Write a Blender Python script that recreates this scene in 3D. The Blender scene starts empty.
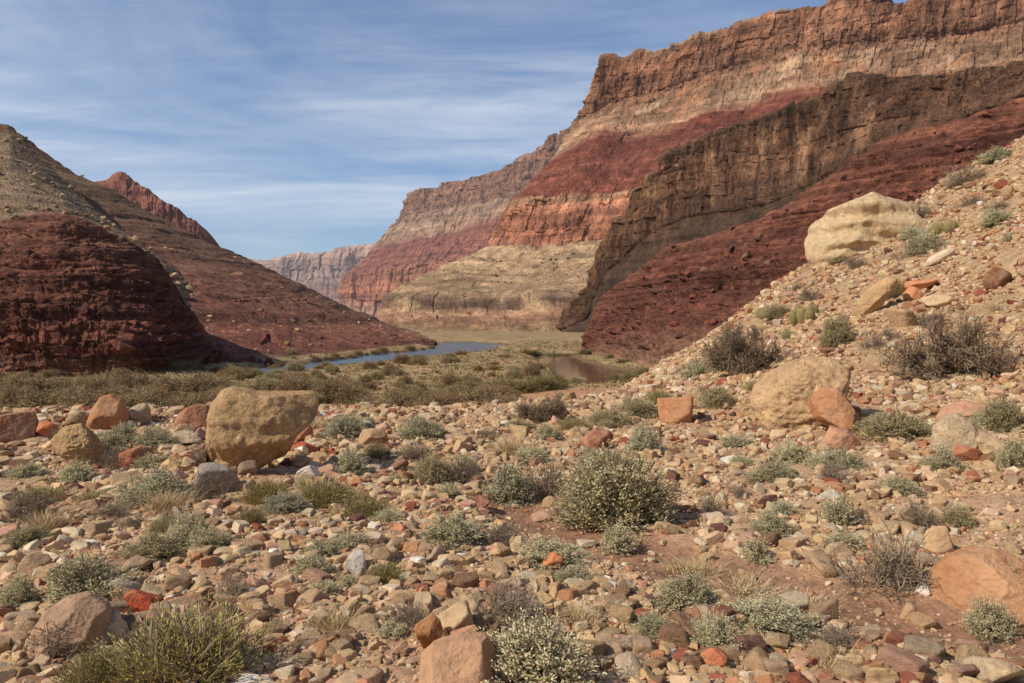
import bpy, math, random
import numpy as np

# ------------------------------------------------------------------ camera, sky, sun, exposure
SC = bpy.context.scene
COL = SC.collection
F = 804.0                       # focal length in pixels of a 1024 px wide frame
HOR = 322.0                     # horizon row
EYE = np.array([0.0, 0.0, 9.0])
PITCH = math.atan((HOR - 341.5) / F)      # negative: looking slightly down
cam_d = bpy.data.cameras.new("camera"); cam = bpy.data.objects.new("camera", cam_d); COL.objects.link(cam)
cam_d.sensor_width = 36.0; cam_d.lens = 36.0 * F / 1024.0
cam_d.clip_start = 0.05; cam_d.clip_end = 60000
cam.location = EYE; cam.rotation_euler = (math.radians(90) + PITCH, 0, 0)
SC.camera = cam

SUN_TO = np.array([-0.70, -0.36, 0.66]); SUN_TO /= np.linalg.norm(SUN_TO)
SUN_EL = math.asin(SUN_TO[2]); SUN_AZ = math.atan2(SUN_TO[0], SUN_TO[1])   # azimuth from +y towards +x
sun_d = bpy.data.lights.new("sun", 'SUN'); sun = bpy.data.objects.new("sun", sun_d); COL.objects.link(sun)
sun_d.energy = 4.2; sun_d.angle = math.radians(0.5); sun_d.color = (1.0, 0.93, 0.82)
from mathutils import Vector
sun.rotation_euler = Vector(SUN_TO.tolist()).to_track_quat('Z', 'Y').to_euler()
sun.location = (-60, -30, 90)

SC.view_settings.view_transform = 'Standard'; SC.view_settings.look = 'None'
SC.view_settings.exposure = 0.12; SC.view_settings.gamma = 1.0; SC.view_settings.use_curve_mapping = False
SC.render.engine = 'CYCLES'
SC.cycles.use_denoising = True
SC.cycles.max_bounces = 6; SC.cycles.diffuse_bounces = 3; SC.cycles.volume_bounces = 0
SC.cycles.transparent_max_bounces = 8

world = bpy.data.worlds.new("World"); SC.world = world; world.use_nodes = True
def N(nt, typ, loc=(0, 0), **kw):
    n = nt.nodes.new(typ)
    for k, v in kw.items():
        if hasattr(n, k): setattr(n, k, v)
    return n
def math_node(nt, op, a, b=None, clamp=False):
    n = nt.nodes.new('ShaderNodeMath'); n.operation = op; n.use_clamp = clamp
    for i, v in enumerate((a, b)):
        if v is None: continue
        if isinstance(v, (int, float)): n.inputs[i].default_value = v
        else: nt.links.new(v, n.inputs[i])
    return n.outputs[0]
def ramp(nt, fac, stops):
    r = nt.nodes.new('ShaderNodeValToRGB'); e = r.color_ramp.elements
    while len(e) < len(stops): e.new(0.5)
    for el, (p, c) in zip(e, stops):
        el.position = p; el.color = (c, c, c, 1) if isinstance(c, (int, float)) else (*c, 1)
    nt.links.new(fac, r.inputs[0]); return r.outputs[0]
def mixc(nt, typ, fac, a, b):
    m = nt.nodes.new('ShaderNodeMix'); m.data_type = 'RGBA'; m.blend_type = typ; m.clamp_factor = True
    for i, v in ((0, fac), (6, a), (7, b)):
        if isinstance(v, (int, float)): m.inputs[i].default_value = v
        elif isinstance(v, tuple): m.inputs[i].default_value = (*v, 1)
        else: nt.links.new(v, m.inputs[i])
    return m.outputs[2]
def noise_tex(nt, vec, scale, detail=4, rough=0.6, dist=0.0):
    n = nt.nodes.new('ShaderNodeTexNoise'); n.inputs['Scale'].default_value = scale
    n.inputs['Detail'].default_value = detail; n.inputs['Roughness'].default_value = rough; n.inputs['Distortion'].default_value = dist
    if vec is not None: nt.links.new(vec, n.inputs['Vector'])
    return n.outputs[0]

def build_world():
    nt = world.node_tree; nt.nodes.clear()
    out = N(nt, 'ShaderNodeOutputWorld'); bg = N(nt, 'ShaderNodeBackground'); bg.inputs[1].default_value = 0.105
    sky = N(nt, 'ShaderNodeTexSky'); sky.sky_type = 'NISHITA'; sky.sun_disc = False
    sky.sun_elevation = SUN_EL; sky.sun_rotation = SUN_AZ; sky.altitude = 800; sky.air_density = 1.0; sky.dust_density = 0.6; sky.ozone_density = 2.2
    tc = N(nt, 'ShaderNodeTexCoord'); sep = N(nt, 'ShaderNodeSeparateXYZ'); nt.links.new(tc.outputs['Generated'], sep.inputs[0])
    zz = math_node(nt, 'ADD', math_node(nt, 'MAXIMUM', sep.outputs[2], 0.0), 0.10)
    cu = math_node(nt, 'DIVIDE', sep.outputs[0], zz); cv = math_node(nt, 'DIVIDE', sep.outputs[1], zz)
    comb = N(nt, 'ShaderNodeCombineXYZ'); nt.links.new(cu, comb.inputs[0]); nt.links.new(cv, comb.inputs[1])
    mp = N(nt, 'ShaderNodeMapping'); mp.inputs['Rotation'].default_value = (0, 0, math.radians(-32)); mp.inputs['Scale'].default_value = (0.62, 1.0, 1)
    nt.links.new(comb.outputs[0], mp.inputs[0])
    n1 = noise_tex(nt, mp.outputs[0], 0.85, 8, 0.6, 1.1)
    mp2 = N(nt, 'ShaderNodeMapping'); mp2.inputs['Rotation'].default_value = (0, 0, math.radians(-14)); mp2.inputs['Scale'].default_value = (0.5, 1.9, 1); mp2.inputs['Location'].default_value = (3, 1, 0)
    nt.links.new(comb.outputs[0], mp2.inputs[0])
    n2 = noise_tex(nt, mp2.outputs[0], 1.6, 8, 0.65, 0.5)
    n3 = noise_tex(nt, comb.outputs[0], 0.32, 3, 0.5)
    a = ramp(nt, n1, [(0.36, 0.08), (0.62, 1.0)]); b = ramp(nt, n2, [(0.34, 0.30), (0.64, 1.0)]); c = ramp(nt, n3, [(0.30, 0.5), (0.55, 1.0)])
    # veil: thin at zenith, fading out just over the skyline
    lowfade = ramp(nt, sep.outputs[2], [(0.06, 0.15), (0.16, 1.0), (0.30, 0.9), (0.42, 0.25)])
    m = math_node(nt, 'MULTIPLY', math_node(nt, 'MULTIPLY', a, b), math_node(nt, 'MULTIPLY', c, lowfade))
    m = math_node(nt, 'MULTIPLY', m, 0.85, True)
    blue = mixc(nt, 'MULTIPLY', 1.0, sky.outputs[0], (0.85, 0.96, 1.09))
    cloud = mixc(nt, 'MIX', m, blue, (7.6, 8.0, 8.6))
    nt.links.new(cloud, bg.inputs[0]); nt.links.new(bg.outputs[0], out.inputs[0])
build_world()

# ------------------------------------------------------------------ numeric helpers
rng = np.random.default_rng(7)
random.seed(7)
_perm = np.random.default_rng(99).permutation(256); _perm = np.concatenate([_perm, _perm, _perm])
_g = np.random.default_rng(98).normal(size=(256, 3)); _g /= np.linalg.norm(_g, axis=1)[:, None]
def perlin(x, y, z):
    x, y, z = np.broadcast_arrays(np.asarray(x, float), np.asarray(y, float), np.asarray(z, float))
    xi, yi, zi = np.floor(x), np.floor(y), np.floor(z)
    xf, yf, zf = x - xi, y - yi, z - zi
    xi, yi, zi = xi.astype(np.int64) & 255, yi.astype(np.int64) & 255, zi.astype(np.int64) & 255
    u, v, w = (t * t * t * (t * (t * 6 - 15) + 10) for t in (xf, yf, zf))
    def gr(i, j, k):
        h = _perm[_perm[_perm[xi + i] + yi + j] + zi + k]; g = _g[h]
        return g[..., 0] * (xf - i) + g[..., 1] * (yf - j) + g[..., 2] * (zf - k)
    def L(a, b, t): return a + (b - a) * t
    r = L(L(L(gr(0,0,0), gr(1,0,0), u), L(gr(0,1,0), gr(1,1,0), u), v), L(L(gr(0,0,1), gr(1,0,1), u), L(gr(0,1,1), gr(1,1,1), u), v), w)
    return r * 1.6
def fbm(x, y, z=0.0, oct=4, gain=0.5, lac=2.03):
    s = 0; a = 1.0; n = 0; z = np.asarray(z, float)
    for i in range(oct):
        s = s + a * perlin(x + 17.3 * i, y + 5.1 * i, z + 9.7 * i); n += a; a *= gain; x, y, z = x * lac, y * lac, z * lac
    return s / n
def ridged(x, y, z=0.0, oct=4): 
    s = 0; a = 1.0; n = 0; z = np.asarray(z, float)
    for i in range(oct):
        s = s + a * (1 - 2 * np.abs(perlin(x + 7.3 * i, y + 3.1 * i, z + 4.7 * i))); n += a; a *= 0.5; x, y, z = x * 2.1, y * 2.1, z * 2.1
    return s / n
def hash01(*k):
    h = np.zeros(np.broadcast(*k).shape, np.int64)
    for i, q in enumerate(k): h = _perm[(h + np.asarray(q, np.int64) * (31 + 16 * i) + 7 * i) & 255]
    return h / 255.0
def blocks(u, z, w, h, seed):
    """joint-bounded blocks: each bed breaks into panels standing a little in front of or behind their neighbours"""
    lay = np.floor(z / h + 0.45 * perlin(u / (w * 9), z / (h * 9), seed)); sh = hash01(lay, lay * 0 + seed)
    uu = u / w * (0.7 + 0.8 * hash01(lay, lay * 0 + seed + 3)) + sh * 7 + 0.35 * perlin(u / w * 0.6, z / h * 0.8, seed + 5); cell = np.floor(uu)
    return 0.78 * (hash01(cell, lay) - 0.5) * 2 + 0.22 * (sh - 0.5) * 2, sh
def sstep(a, b, x): t = np.clip((x - a) / (b - a), 0, 1); return t * t * (3 - 2 * t)
def S(r, g, b, k=1.0):          # 8-bit display colour -> linear
    return tuple(k * ((c / 255 / 12.92) if c / 255 <= 0.04045 else ((c / 255 + 0.055) / 1.055) ** 2.4) for c in (r, g, b))

_cp, _sp = math.cos(PITCH), math.sin(PITCH)
def ray(px, py):
    px, py = np.asarray(px, float), np.asarray(py, float)
    cx, cy = (px - 512) / F, (341.5 - py) / F
    y = _cp - cy * _sp; z = _sp + cy * _cp
    return cx / y, z / y          # per metre forward
def PT(px, py, d):
    a, b = ray(px, py); d = np.asarray(d, float)
    return np.stack(np.broadcast_arrays(EYE[0] + a * d, EYE[1] + d, EYE[2] + b * d), -1)
def project(p):
    p = np.asarray(p, float) - EYE
    dep = p[..., 1] * _cp + p[..., 2] * _sp; up = -p[..., 1] * _sp + p[..., 2] * _cp
    dep = np.where(dep < 0.01, 0.01, dep)
    return 512 + F * p[..., 0] / dep, 341.5 - F * up / dep, dep

def mesh_from(name, verts, faces, mat=None, col=None, smooth=False):
    """verts (n,3); faces (m,k) int array; col (n,3) -> colour attribute 'col'"""
    me = bpy.data.meshes.new(name); n = len(verts); faces = np.asarray(faces); m, k = faces.shape
    me.vertices.add(n); me.vertices.foreach_set("co", np.asarray(verts, np.float32).ravel())
    me.loops.add(m * k); me.loops.foreach_set("vertex_index", faces.astype(np.int32).ravel())
    me.polygons.add(m); me.polygons.foreach_set("loop_start", np.arange(0, m * k, k, dtype=np.int32))
    me.polygons.foreach_set("loop_total", np.full(m, k, np.int32))
    me.polygons.foreach_set("use_smooth", np.full(m, bool(smooth)))
    me.update(calc_edges=True)
    if col is not None:
        ca = me.attributes.new("col", 'FLOAT_COLOR', 'POINT')
        c4 = np.ones((n, 4), np.float32); c4[:, :3] = col; ca.data.foreach_set("color", c4.ravel())
    if mat: me.materials.append(mat)
    return me
def link(name, me, parent=None):
    o = bpy.data.objects.new(name, me); COL.objects.link(o)
    if parent is not None: o.parent = parent
    return o
def tag(o, label=None, cat=None, group=None, kind=None):
    if label: o['label'] = label
    if cat: o['category'] = cat
    if group: o['group'] = group
    if kind: o['kind'] = kind
    return o
def grid_faces(nr, nc):
    i = np.arange(nr - 1)[:, None] * nc + np.arange(nc - 1)[None, :]
    return np.stack([i, i + 1, i + nc + 1, i + nc], -1).reshape(-1, 4)

# ------------------------------------------------------------------ materials
def principled(name):
    m = bpy.data.materials.new(name); m.use_nodes = True; nt = m.node_tree
    return m, nt, nt.nodes['Principled BSDF']
def rock_material(name, source, scale, bump, rough=0.92, contrast=(0.72, 1.22), bump_scale=None, stretch=None, speck=0.0):
    """source 'attr' (colour attribute col) or 'object' (object colour)"""
    m, nt, b = principled(name)
    geo = N(nt, 'ShaderNodeTexCoord'); oi = N(nt, 'ShaderNodeObjectInfo')
    vec = geo.outputs['Object']
    if source == 'object':
        a = N(nt, 'ShaderNodeVectorMath'); a.operation = 'ADD'; nt.links.new(vec, a.inputs[0])
        s = N(nt, 'ShaderNodeVectorMath'); s.operation = 'SCALE'; s.inputs[0].default_value = (37, 53, 71); nt.links.new(oi.outputs['Random'], s.inputs['Scale'])
        nt.links.new(s.outputs[0], a.inputs[1]); vec = a.outputs[0]; base = oi.outputs['Color']
    else:
        at = N(nt, 'ShaderNodeAttribute'); at.attribute_name = 'col'; base = at.outputs['Color']
    if stretch:
        mp = N(nt, 'ShaderNodeMapping'); mp.inputs['Scale'].default_value = stretch; nt.links.new(vec, mp.inputs[0]); vec2 = mp.outputs[0]
    else: vec2 = vec
    n1 = noise_tex(nt, vec2, scale, 6, 0.65); n2 = noise_tex(nt, vec, scale * 0.31, 3, 0.6, 0.3)
    c = mixc(nt, 'MULTIPLY', 1.0, base, ramp(nt, n1, [(0.28, contrast[0]), (0.72, contrast[1])]))
    c = mixc(nt, 'MULTIPLY', 1.0, c, ramp(nt, n2, [(0.3, (0.82, 0.78, 0.74)), (0.7, (1.12, 1.1, 1.08))]))
    if speck > 0:
        n3 = noise_tex(nt, vec, scale * 5.0, 3, 0.7)
        c = mixc(nt, 'MULTIPLY', speck, c, ramp(nt, n3, [(0.36, 0.35), (0.5, 1.0), (0.68, 1.35)]))
    if source == 'object':      # dust caught on the stone, the colour of the soil
        n4 = noise_tex(nt, vec, scale * 0.8, 5, 0.7, 0.6); c = mixc(nt, 'MIX', ramp(nt, n4, [(0.40, 0.0), (0.66, 0.55)]), c, S(190, 152, 116))
    nt.links.new(c, b.inputs['Base Color']); b.inputs['Roughness'].default_value = rough
    b.inputs['Specular IOR Level'].default_value = 0.18
    bp = N(nt, 'ShaderNodeBump'); bp.inputs['Strength'].default_value = 0.85; bp.inputs['Distance'].default_value = bump
    nb = noise_tex(nt, vec2, bump_scale or scale * 1.7, 6, 0.7); nt.links.new(nb, bp.inputs['Height']); nt.links.new(bp.outputs[0], b.inputs['Normal'])
    return m
def leaf_material(name, c1, c2, rough=0.75, trans=0.0):
    m, nt, b = principled(name)
    oi = N(nt, 'ShaderNodeObjectInfo'); at = N(nt, 'ShaderNodeAttribute'); at.attribute_name = 'col'
    base = mixc(nt, 'MIX', oi.outputs['Random'], c1, c2)
    c = mixc(nt, 'MULTIPLY', 1.0, base, at.outputs['Color'])
    nt.links.new(c, b.inputs['Base Color']); b.inputs['Roughness'].default_value = rough; b.inputs['Specular IOR Level'].default_value = 0.08
    if trans <= 0: return m
    tr = N(nt, 'ShaderNodeBsdfTranslucent'); nt.links.new(c, tr.inputs[0]); mx = N(nt, 'ShaderNodeMixShader'); mx.inputs[0].default_value = trans
    nt.links.new(b.outputs[0], mx.inputs[1]); nt.links.new(tr.outputs[0], mx.inputs[2]); nt.links.new(mx.outputs[0], nt.nodes['Material Output'].inputs['Surface'])
    return m
M = {}
M['far'] = rock_material('canyon_rock_far', 'attr', 0.07, 5.0, contrast=(0.6, 1.3), stretch=(1, 1, 0.5), speck=0.55)
M['mid'] = rock_material('canyon_rock_mid', 'attr', 0.4, 0.9, contrast=(0.6, 1.3), stretch=(1, 1, 2.2), speck=0.6)
M['ground'] = rock_material('gravel_ground', 'attr', 9.0, 0.02, contrast=(0.62, 1.32), speck=0.55)
M['stone'] = rock_material('loose_stone', 'attr', 14.0, 0.006, contrast=(0.78, 1.18), speck=0.25)
M['rock'] = rock_material('rock_surface', 'object', 3.2, 0.05, contrast=(0.78, 1.18), speck=0.3)
M['pitted'] = rock_material('pitted_rock', 'object', 5.0, 0.10, contrast=(0.62, 1.3), speck=0.55)

# ------------------------------------------------------------------ ground height
ctrl = []
for px, py, d in [
    (-160,683,4.4),(0,683,4.25),(256,683,4.2),(512,683,4.2),(768,683,4.3),(1024,683,4.4),(1180,683,4.6),
    (-160,620,5.2),(0,620,5.1),(300,600,5.3),(512,605,5.2),(800,620,5.25),(1024,600,5.8),(1180,580,6.1),
    (-160,540,7.1),(0,540,7.0),(256,540,6.6),(512,545,6.8),(768,560,6.7),(1024,520,7.8),(1180,490,8.2),
    (-160,478,9.9),(0,480,9.8),(256,476,9.8),(512,490,9.6),(768,486,9.5),(1024,450,10.6),(1180,420,11),
    (-160,440,12.4),(0,440,12.5),(256,450,12.2),(450,440,13.5),(620,430,14.5),(700,428,14.2),(800,424,14),(900,416,13.8),(1024,402,13.6),(1180,350,14),
    (-160,416,15.6),(0,417,15.4),(160,414,16),(330,412,17),(450,411,19),(560,403,25),(620,395,29),
    (700,385,22),(760,385,17.5),(840,380,17.5),(960,376,16.2),(1060,335,17),(1180,260,18),
    (640,380,38),(680,355,36),(720,330,39),(790,325,28),(860,325,21),(950,320,20),(1015,285,22),(1090,230,22),
    (760,300,42),(815,262,42),(862,238,41),(905,285,27),(950,228,32),(930,192,41),(1024,143,39),(1100,95,39),(1180,50,40),
    (1024,205,30)]:
    ctrl.append(PT(px, py, d))
for w in [(-40,26,5.2),(-20,26,5.0),(-6,26,5.6),(1,30,5.2),(-55,38,3.0),(-28,40,2.2),(-8,42,2.0),(3,46,2.2),(-60,60,1.3),(-25,60,1.2),(0,60,1.2),
          (9,56,2.0),(14,60,3.0),(22,58,7.0),(30,58,12),(42,60,18),(60,60,26),(70,45,32),(8,70,1.0),(30,70,3.5),(60,70,12),(-3,2,7.1),(3,2,7.05),(0,-3,7.15),(-9,-3,7.2),(9,-3,7.3),(-9,3,7.1),(9,3,7.3)]:
    ctrl.append(np.array(w, float))
ctrl = np.array(ctrl)
def uw(x, y): return x / (y + 7.0) * 2.2, np.log(np.maximum(y + 7.0, 0.5)) * 1.6
def _tk(r2): return np.where(r2 > 1e-12, 0.5 * r2 * np.log(np.maximum(r2, 1e-12)), 0)
_cu, _cw = uw(ctrl[:, 0], ctrl[:, 1]); _n = len(ctrl)
_A = np.zeros((_n + 3, _n + 3)); _A[:_n, :_n] = _tk((_cu[:, None] - _cu) ** 2 + (_cw[:, None] - _cw) ** 2) + np.eye(_n) * 2e-3
_A[:_n, _n] = 1; _A[:_n, _n + 1] = _cu; _A[:_n, _n + 2] = _cw; _A[_n:, :_n] = _A[:_n, _n:].T
_W = np.linalg.solve(_A, np.concatenate([ctrl[:, 2], [0, 0, 0]]))
def tps(x, y):
    u, w = uw(x, y); out = _W[_n] + _W[_n + 1] * u + _W[_n + 2] * w
    for i in range(_n): out = out + _W[i] * _tk((u - _cu[i]) ** 2 + (w - _cw[i]) ** 2)
    return out
def plan(pts, z=0.0):
    """pixels on the level plane z -> plan coordinates"""
    o = []
    for px, py in pts:
        a, b = ray(px, py); d = (z - EYE[2]) / b; o.append((a * d, d))
    return np.array(o)
RIVER = plan([(225,380),(262,375.5),(300,372),(360,365.2),(420,358.8),(470,354),(498,350.8),(492,348.2),(497,346.6),(512,345.3),(500,344),(470,342.4),(440,343),(434,347.5),(432,349.5),(400,352),(360,356.5),(300,363),(262,368.5),(225,371)])
POND = plan([(536,356),(556,354.5),(578,355.5),(574,359),(590,364),(606,368),(628,370),(640,374),(634,382),(608,387),(574,388),(564,383),(561,374),(556,366),(540,361)])
def poly_sd(x, y, poly):
    d = np.full(np.shape(x), 1e9); ins = np.zeros(np.shape(x), bool); n = len(poly)
    for i in range(n):
        ax, ay = poly[i]; bx, by = poly[(i + 1) % n]; ex, ey = bx - ax, by - ay
        t = np.clip(((x - ax) * ex + (y - ay) * ey) / (ex * ex + ey * ey), 0, 1)
        d = np.minimum(d, np.hypot(x - ax - t * ex, y - ay - t * ey))
        c = ((ay > y) != (by > y)) & (x < (bx - ax) * (y - ay) / (by - ay + 1e-12) + ax); ins ^= c
    return np.where(ins, -d, d)
PATH = np.array([PT(px, py, d)[:2] for px, py, d in [(1100,640,5.0),(960,622,5.35),(860,600,5.75),(760,585,6.1),(660,560,6.7),(590,545,7.1),(540,520,8.0),(520,505,8.8)]])
def path_dist(x, y):
    d = np.full(np.shape(x), 1e9)
    for (ax, ay), (bx, by) in zip(PATH[:-1], PATH[1:]):
        ex, ey = bx - ax, by - ay
        t = np.clip(((x - ax) * ex + (y - ay) * ey) / (ex * ex + ey * ey), 0, 1)
        d = np.minimum(d, np.hypot(x - ax - t * ex, y - ay - t * ey))
    return d
def height(x, y, fine=True):
    x, y = np.asarray(x, float), np.asarray(y, float)
    z = tps(x, np.clip(y, -5, 82)); flat = 1.0 + 0.35 * fbm(x / 14, y / 14, 0, 3)
    z = np.where(y > 60, z + (flat - z) * sstep(60, 80, y), z)
    near = 1 - sstep(45, 75, y)
    if fine:
        z = z + near * (0.10 * fbm(x * 0.45, y * 0.45, 1.0, 3) * sstep(2, 9, y) + 0.05 * fbm(x * 1.6, y * 1.6, 2.0, 3))
        pd = path_dist(x, y); z = z - 0.10 * (1 - sstep(0.15, 0.75, pd)) * near
    far = y > 80
    if np.any(far):
        xf, yf = x[far], y[far]; zf = z[far]
        s = np.minimum(poly_sd(xf, yf, RIVER), poly_sd(xf, yf, POND)) + 1.6 * fbm(xf / 9, yf / 9, 4, 3)
        t = sstep(-7, 7, s); z = z.copy(); z[far] = -1.2 + (zf + 1.2) * t
    return z
def hit(px, py, d0=2.5, d1=110.0):
    d = np.geomspace(d0, d1, 900); p = PT(px, py, d); b = p[:, 2] - height(p[:, 0], p[:, 1])
    i = np.argmax(b < 0)
    if b[i] >= 0: i = len(d) - 1
    return p[i]

GX0 = -7.0
def build_ground():
    rows = np.concatenate([np.geomspace(4.0, 60.0, 620)[:-1], np.geomspace(60, 700, 330)[:-1], np.geomspace(700, 16000, 50)])
    ang = np.tan(np.radians(np.linspace(-52, 52, 760)))
    Y = (rows[:, None] + GX0) * np.ones_like(ang)[None, :]; X = rows[:, None] * ang[None, :]
    x, y = X.ravel(), Y.ravel(); z = height(x, y)
    near = 1 - sstep(35, 60, y)
    z = z + near * (0.022 * fbm(x * 5, y * 5, 3, 3) + 0.012 * ridged(x * 11, y * 11, 5, 2))
    # colours: red-brown gravel, tan hillside, olive river flat, pale sand
    c_ter = np.array(S(188, 154, 120)); c_red = np.array(S(172, 134, 105)); c_hill = np.array(S(172, 142, 108)); c_path = np.array(S(152, 112, 86))
    c_flat = np.array(S(168, 142, 102)); c_ol = np.array(S(136, 120, 80)); c_sand = np.array(S(182, 146, 112))
    n1 = fbm(x * 0.5, y * 0.5, 7, 4)[:, None]; n2 = fbm(x * 2.2, y * 2.2, 8, 3)[:, None]
    c = c_ter + (c_red - c_ter) * sstep(-0.25, 0.45, n1)
    hx, hy, _ = project(np.stack([x, y, z], -1))
    hill = (sstep(-0.2, 1.2, (z - 7.3)))[:, None] * sstep(6, 13, y)[:, None]
    c = c + (c_hill - c) * hill
    c = c + (c_path - c) * (1 - sstep(0.2, 0.85, path_dist(x, y) + 0.25 * n1[:, 0]))[:, None] * 0.9
    fl = sstep(26, 46, y)[:, None] * (1 - sstep(3.0, 6.0, z))[:, None]
    n3 = fbm(x / 11, y / 17, 3, 4)[:, None]
    cf = c_flat + (c_ol - c_flat) * sstep(-0.3, 0.35, n3)
    n4 = fbm(x / 6, y / 10, 13, 4)[:, None]
    cf = cf + (c_sand - cf) * sstep(0.02, 0.3, n4)
    c = c + (cf - c) * fl
    sand = np.exp(-((y - 88) / 9.0) ** 2)[:, None] * sstep(-4, 3, x)[:, None] * (1 - sstep(14, 22, x))[:, None]
    c = c + (np.array(S(186, 138, 104)) - c) * np.clip(sand * 1.3, 0, 1)
    mud = (np.minimum(poly_sd(x, y, RIVER), poly_sd(x, y, POND)) < 2.0)[:, None] & (y > 80)[:, None]
    c = np.where(mud, np.array(S(120, 98, 70)), c)
    c = c * (1 + 0.22 * n2)
    me = mesh_from('ground', np.stack([x, y, z], -1), grid_faces(len(rows), len(ang))[:, ::-1], M['ground'], np.clip(c, 0.01, 0.9), True)
    tag(link('ground', me), 'stony terrace, gravel hillside and scrubby river flat', 'ground', kind='structure')
build_ground()

def build_water():
    m, nt, b = principled('river_water')
    b.inputs['Base Color'].default_value = (0.05, 0.085, 0.11, 1); b.inputs['Roughness'].default_value = 0.22; b.inputs['IOR'].default_value = 1.33
    tc = N(nt, 'ShaderNodeTexCoord'); mp = N(nt, 'ShaderNodeMapping'); mp.inputs['Scale'].default_value = (1.0, 0.5, 1); nt.links.new(tc.outputs['Object'], mp.inputs[0])
    bp = N(nt, 'ShaderNodeBump'); bp.inputs['Strength'].default_value = 1.0; bp.inputs['Distance'].default_value = 0.9
    nt.links.new(noise_tex(nt, mp.outputs[0], 0.45, 4, 0.6), bp.inputs['Height']); nt.links.new(bp.outputs[0], b.inputs['Normal'])
    m2, nt2, b2 = principled('pond_water')
    b2.inputs['Base Color'].default_value = (0.10, 0.065, 0.035, 1); b2.inputs['Roughness'].default_value = 0.05; b2.inputs['IOR'].default_value = 1.33
    bp2 = N(nt2, 'ShaderNodeBump'); bp2.inputs['Strength'].default_value = 0.25; bp2.inputs['Distance'].default_value = 0.02
    tc2 = N(nt2, 'ShaderNodeTexCoord'); nt2.links.new(noise_tex(nt2, tc2.outputs['Object'], 0.8, 3, 0.6), bp2.inputs['Height']); nt2.links.new(bp2.outputs[0], b2.inputs['Normal'])
    for nm, poly, mt, lab in (('river', RIVER, m, 'blue river winding past the red hill on the far bank'), ('pond', POND, m2, 'still brown pond below the dark red slope')):
        x0, y0 = poly.min(0) - 14; x1, y1 = poly.max(0) + 14
        v = [(x0, y0, 0), (x1, y0, 0), (x1, y1, 0), (x0, y1, 0)]
        if nm == 'river': v = [(x0, y0, 0), (x1 - 12, y0, 0), (x1 - 12, y1, 0), (x0, y1, 0)]
        else: v = [(x0 + 2, y0, 0.004), (x1, y0, 0.004), (x1, y1, 0.004), (x0 + 2, y1, 0.004)]
        tag(link(nm, mesh_from(nm, np.array(v, float), np.array([[0, 1, 2, 3]]), mt)), lab, nm, kind='structure')
build_water()

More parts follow.
